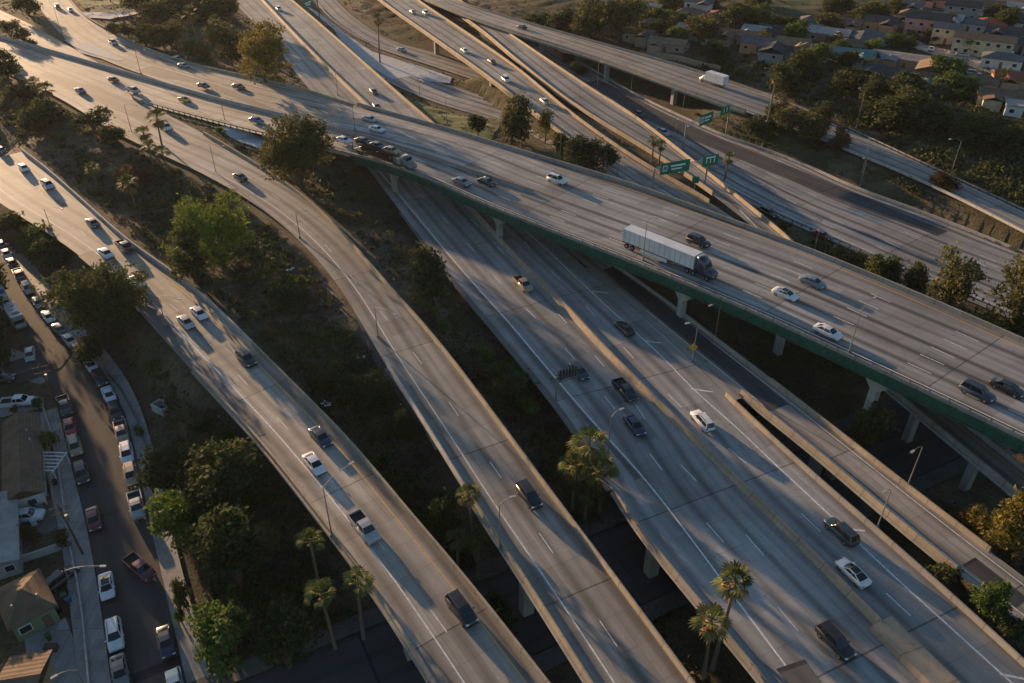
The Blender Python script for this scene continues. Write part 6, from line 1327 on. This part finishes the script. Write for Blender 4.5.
for k, (dx, lb) in enumerate(((-.8, 'upper overhead wire between the utility poles'), (.8, 'lower overhead wire between the utility poles'))):
    a, b = poles[0] + np.array([dx, .3, 0]), poles[1] + np.array([dx, .3, 0]); path = [a + (b - a) * t - np.array([0, 0, 1.2 * 4 * t * (1 - t)]) for t in np.linspace(0, 1, 12)]
    q = MB(); q.tube(path, .018, 5); tag(q.build('overhead_wire', M_RUBBER), lb, 'wire')
a = poles[0] + np.array([-1, 0, 0]); b = P(-40, 372, 10); path = [a + (b - a) * t - np.array([0, 0, 1.6 * 4 * t * (1 - t)]) for t in np.linspace(0, 1, 12)]
q = MB(); q.tube(path, .018, 5); tag(q.build('overhead_wire', M_RUBBER), 'overhead wire crossing the side street to the left edge', 'wire')

def gantry(b0, b1, h, panels, label, where=(None, None), back=False):
    p0 = road_pos(where[0], *b0)[0] if where[0] else at(*b0); p1 = road_pos(where[1], *b1)[0] if where[1] else at(*b1)
    zt = max(p0[2], p1[2]) + h; d = p1 - p0; d[2] = 0; L = np.linalg.norm(d); u = d / L; rz = math.atan2(u[1], u[0]); r = empty('sign_gantry', tuple(p0), 0, label, 'road sign')
    for p in (p0, p1): q = MB(); q.tube([p - p0 + np.array([0, 0, -.5]), np.array([p[0] - p0[0], p[1] - p0[1], zt - p0[2] + .4])], .2, 10); q.build('post', M_METAL if not back else M_DMETAL, r)
    truss(r, np.zeros(3), d, zt - p0[2], M_METAL)
    for t0, t1, zb, zh, kind in panels:
        panel(r, d, t0 * L, t1 * L, zt - p0[2] + zb, zh, kind)
    return r
def truss(r, o, d, z, mat):
    L = np.linalg.norm(d); u = d / L; nrm = np.array([-u[1], u[0], 0]); q = MB(); cs = [(nrm * .4, .35), (nrm * .4, -.45), (-nrm * .4, .35), (-nrm * .4, -.45)]
    for n_, dz in cs: q.tube([o + n_ + np.array([0, 0, z + dz]), o + d + n_ + np.array([0, 0, z + dz])], .07, 6)
    k = max(2, int(L / 1.6))
    for i in range(k):
        a, b = o + u * L * i / k, o + u * L * (i + 1) / k
        for n_ in (nrm * .4, -nrm * .4): q.tube([a + n_ + np.array([0, 0, z - .45]), b + n_ + np.array([0, 0, z + .35])], .045, 4)
        q.tube([a + nrm * .4 + np.array([0, 0, z + .35]), b - nrm * .4 + np.array([0, 0, z + .35])], .04, 4)
    q.build('truss', mat, r)
def panel(r, d, s0, s1, z, hgt, kind):
    """green guide sign on the camera side of the beam, with white legend strokes"""
    L = np.linalg.norm(d); u = d / L; nrm = np.array([u[1], -u[0], 0]); off = nrm * .62; c = u * (s0 + s1) / 2 + off; w = s1 - s0; rz = math.atan2(u[1], u[0])
    q = MB(); q.box((c[0], c[1], z), (w, .08, hgt), 0, rz); pn = q.build('sign_panel', M_SIGN if kind != 'back' else M_SIGNB, r)
    def bit(a, zz, ww, hh, mat, nm='legend'):
        e = u * (s0 + w * a) + nrm * .68; k = MB(); k.box((e[0], e[1], z + zz * hgt), (ww, .03, hh), 0, rz); k.build(nm, mat, pn)
    if kind == 'shield': bit(.16, .02, hgt * .45, hgt * .5, M_SIGNW, 'route_shield'); bit(.16, .02, hgt * .34, hgt * .36, PM['blue'], 'route_shield'); bit(.6, .14, w * .5, hgt * .14, M_SIGNW); bit(.56, -.14, w * .36, hgt * .12, M_SIGNW)
    if kind == 'arrows': [bit(a, -.02, .22, hgt * .4, M_SIGNW, 'arrow') for a in (.25, .5, .75)]; bit(.5, .3, w * .6, hgt * .13, M_SIGNW)
    if kind == 'exit': bit(.5, -.34, w * .92, hgt * .26, M_SIGNY, 'exit_band'); bit(.35, .15, .3, hgt * .4, M_SIGNW, 'arrow'); bit(.68, .15, .3, hgt * .4, M_SIGNW, 'arrow')
    if kind == 'plain': bit(.5, .12, w * .7, hgt * .16, M_SIGNW); bit(.5, -.16, w * .5, hgt * .16, M_SIGNW)
gantry((652, 192), (705, 183), 5.6, [(.08, .62, .2, 2.9, 'shield'), (.86, 1.16, .3, 2.7, 'arrows')], 'overhead green sign pair spanning the flyover roads before the overpass', ('flyover_road', 'flyover_side_road'))
gantry((683, 151), (726, 133), 7.0, [(.26, .56, .2, 3.2, 'shield'), (.74, .95, .3, 3.4, 'exit')], 'overhead green sign with a yellow exit band spanning the far freeway')
p0 = at(320, 22); r = empty('sign_gantry', tuple(p0), 0, 'green sign on a cantilever post at the top of the paved slope', 'road sign'); h = 9
q = MB(); q.tube([(0, 0, -.5), (0, 0, h + .6)], .22, 10); q.build('post', M_DMETAL, r); d = P(303, 5, p0[2] + h) - (p0 + np.array([0, 0, h])); d[2] = 0; truss(r, np.zeros(3), d, h, M_DMETAL); dd = -d
def panel_at(r, o, d, s0, s1, z, hgt, kind):
    before = set(r.children); panel(r, d, s0, s1, z, hgt, kind)
    for ch in set(r.children) - before: ch.location = tuple(np.array(ch.location) + o)
panel_at(r, d, dd, -.6, np.linalg.norm(d) * .55, h + .1, 3.0, 'plain')
p0 = road_pos(MF, 556, 401)[0]; p0[2] -= 0; r = empty('sign_gantry', tuple(p0), 0, 'dark cantilever sign frame seen from behind beside the main freeway', 'road sign'); h = solve_h(p0, 379)
q = MB(); q.tube([(0, 0, -.6), (0, 0, h + .5)], .2, 10); q.build('post', M_METAL, r); d = P(580, 372, p0[2] + h) - (p0 + np.array([0, 0, h])); d[2] = 0; truss(r, np.zeros(3), d, h, M_DMETAL)
u = d / np.linalg.norm(d); nrm = np.array([-u[1], u[0], 0]) * .6; c = d * .55 + nrm; q = MB(); q.box((c[0], c[1], h), (np.linalg.norm(d) * .85, .1, 1.9), 0, math.atan2(u[1], u[0])); q.build('sign_panel', M_DMETAL, r)
q = MB()
for k in range(7): e = d * (.16 + .13 * k) + nrm * .8; q.box((e[0], e[1], h), (.08, .12, 2.1), 0, math.atan2(u[1], u[0]))
q.build('stiffener', M_METAL, r)
def small_sign(bx, by, ty, label, mat, shape, where=None):
    p = road_pos(where, bx, by)[0] if where else at(bx, by); h = min(max(solve_h(p, ty), 2.0), 5.0); r = empty('road_sign', tuple(p), 0, label, 'road sign')
    q = MB(); q.tube([(0, 0, -.3), (0, 0, h)], .06, 6); q.build('post', M_METAL, r); q = MB(); a = .85
    V = [(-a, 0, 0), (0, 0, -a), (a, 0, 0), (0, 0, a)] if shape == 'diamond' else [(-a, 0, -a), (a, 0, -a), (a, 0, a), (-a, 0, a)]
    V = [(x, -.1, z + h - .2) for x, y, z in V]; q.grid(V + [(x, y + .06, z) for x, y, z in V], [(0, 1, 2, 3), (7, 6, 5, 4), (0, 4, 5, 1), (1, 5, 6, 2), (2, 6, 7, 3), (3, 7, 4, 0)]); q.build('sign_panel', mat, r); return r
small_sign(691, 361, 346, 'yellow diamond warning sign beside the dark asphalt strip', M_SIGNY, 'diamond'); small_sign(537, 58, 51, 'yellow diamond sign at the start of the slim flyover', M_SIGNY, 'diamond'); small_sign(694, 191, 179, 'small green sign under the overhead signs', M_SIGN, 'square', 'flyover_side_road'); small_sign(346, 8, 3, 'small yellow sign beside the curved far ramp', M_SIGNY, 'square')
# crash cushion at the ramp split, litter on the slopes
p, h = road_pos('connector_ramp_road', 138, 101); cc = empty('crash_cushion', (p[0], p[1], p[2] + .03), h, 'grey crash cushion at the nose of the guardrail', 'crash cushion')
q = MB()
for k in range(5): q.box((k * 1.1 - 2.2, 0, .45), (.95, .8 + .08 * k, .9))
q.build('body', M_BARR, cc); q = MB(); q.box((-2.75, 0, .5), (.12, .8, .9)); q.build('nose', M_SIGNY, cc)
for k, (px, py, lb) in enumerate(((361, 358, 'white litter sheet on the scrub slope by the connector ramp'), (327, 404, 'pale litter pile near the left freeway barrier'), (291, 269, 'white litter bag on the slope beside the dark shrub'), (419, 243, 'white litter on the dirt slope beside the main freeway shoulder'), (283, 239, 'orange litter patch beside the connector ramp lamp'))):
    p = at(px, py); q = MB(); rr = random.Random(k)
    for j in range(6): q.box((p[0] + rr.uniform(-.6, .6), p[1] + rr.uniform(-.6, .6), p[2] + .12), (rr.uniform(.3, .8), rr.uniform(.2, .6), .15), 0, rr.uniform(0, 3))
    tag(q.build('litter', M_SIGNW if k != 4 else M_RUST), lb, 'litter')
# cars riding on the carrier, trees added to shade the street from beyond the left photo edge
for dx, dz, col, lb in ((-7.2, 2.64, 'black', 'black sedan on the rear upper deck of the car carrier'), (-2.2, 2.64, 'dark grey', 'dark grey sedan on the middle upper deck of the car carrier'), (2.6, 2.64, 'tan', 'tan sedan on the front upper deck of the car carrier'), (-5.5, 1.02, 'brown', 'brown sedan on the rear lower deck of the car carrier'), (.2, 1.02, 'dark red', 'dark red sedan on the front lower deck of the car carrier')):
    o = car('sedan', col, 385, 161, OP, lb, 'cars on the carrier'); a = ct.rotation_euler.z
    o.location = (ct.location.x + dx * math.cos(a), ct.location.y + dx * math.sin(a), ct.location.z + dz); o.rotation_euler.z = a
for i, (px, py, h, rad, lb) in enumerate(((-8, 336, 13, 4.5, 'tall tree'), (-14, 362, 12, 4, 'tall tree'), (-15, 300, 13, 4.5, 'tall tree'), (-38, 272, 14, 5, 'tall tree'), (-60, 238, 14, 5, 'tall tree'), (-30, 335, 12, 4.5, 'tall tree'), (-62, 300, 14, 5, 'tall tree'), (-30, 380, 11, 4, 'tall tree'), (-34, 440, 9, 4, 'tall tree'), (-30, 520, 8, 3.5, 'tall tree'), (-110, 200, 15, 6, 'tall tree'))):
    p = at(px, py); r = proto_tree('tree', 'dark', i % 2); r.location = tuple(p); r.scale = (rad / 4.2, rad / 4.2, h / 10); r.rotation_euler.z = i * 1.3; tag(r, 'tall dark tree added to shade the street from beyond the left photo edge', 'tree', 'trees beyond the left edge')

# ------------------------------------------------------------------ haze: the warm evening air over the whole place
bm = bmesh.new(); bmesh.ops.create_cube(bm, size=1.0); me = bpy.data.meshes.new('haze'); bm.to_mesh(me); bm.free()
hz = bpy.data.objects.new('haze', me); C.objects.link(hz); tag(hz, kind='stuff')
zlo = float(GZ.min()) - 1.5; hz.scale = (11000, 10500, 93.0 - zlo); hz.location = (0, 2300, (93.0 + zlo) / 2)
m = bpy.data.materials.new('haze_air'); m.use_nodes = True; nt = m.node_tree; nt.nodes.remove(nt.nodes['Principled BSDF'])
pv = nt.nodes.new('ShaderNodeVolumePrincipled'); pv.inputs['Color'].default_value = (.93, .95, 1, 1); pv.inputs['Density'].default_value = .00003; pv.inputs['Anisotropy'].default_value = .35
nt.links.new(pv.outputs[0], nt.nodes['Material Output'].inputs['Volume']); me.materials.append(m)

# yard clutter beside the near houses
M_BIN = {k: plain(k + '_plastic', c, .6, .15) for k, c in {'green': (.03, .09, .04), 'blue': (.03, .07, .18), 'black': (.025, .025, .027)}.items()}
for px, py, k, lb in ((66, 600, 'green', 'green wheeled bin by the hip roofed house wall'), (70, 604, 'blue', 'blue wheeled bin by the hip roofed house wall'), (60, 612, 'black', 'black wheeled bin by the hip roofed house wall'), (50, 640, 'green', 'green wheeled bin in the paved yard'), (56, 486, 'black', 'black wheeled bin behind the pergola')):
    p = at(px, py); r = empty('wheeled_bin', (p[0], p[1], p[2] + .1), random.uniform(0, 3), lb, 'bin', 'wheeled bins in the yards')
    q = MB(); V = [(sx * w, sy * w, z) for z, w in ((.08, .24), (1.0, .32)) for sx, sy in ((-1, -1), (1, -1), (1, 1), (-1, 1))]; q.grid(V, [(3, 2, 1, 0), (4, 5, 6, 7), (0, 1, 5, 4), (1, 2, 6, 5), (2, 3, 7, 6), (3, 0, 4, 7)]); q.build('body', M_BIN[k], r)
    q = MB(); q.box((0, 0, 1.04), (.72, .72, .08)); q.build('lid', M_BIN[k], r)
for i, (px, py, mat, sz, lb) in enumerate(((30, 506, M_WOODP, (2.4, 1.2, .5), 'brown pallet stack in the junk yard'), (40, 512, M_SIGNB, (1.4, .9, .8), 'grey crate in the junk yard'), (46, 503, M_RUST, (1.6, .7, .6), 'rusty trunk in the junk yard'), (34, 524, M_LAMP, (1.1, .8, .9), 'white appliance in the junk yard'), (52, 650, M_WOODP, (1.6, .8, .75), 'wooden table in the paved yard'), (44, 664, M_SIGNB, (1.0, 1.0, .7), 'grey planter box in the paved yard'))):
    p = at(px, py); q = MB(); q.box((p[0], p[1], p[2] + sz[2] / 2 + .08), sz, 0, i * .8, .9); q.box((p[0], p[1], p[2] + sz[2] + .12), (sz[0] * .95, sz[1] * .95, .1), 0, i * .8); tag(q.build(lb.split(' in ')[0].split(' ', 1)[1].replace(' ', '_'), mat), lb, 'yard clutter')
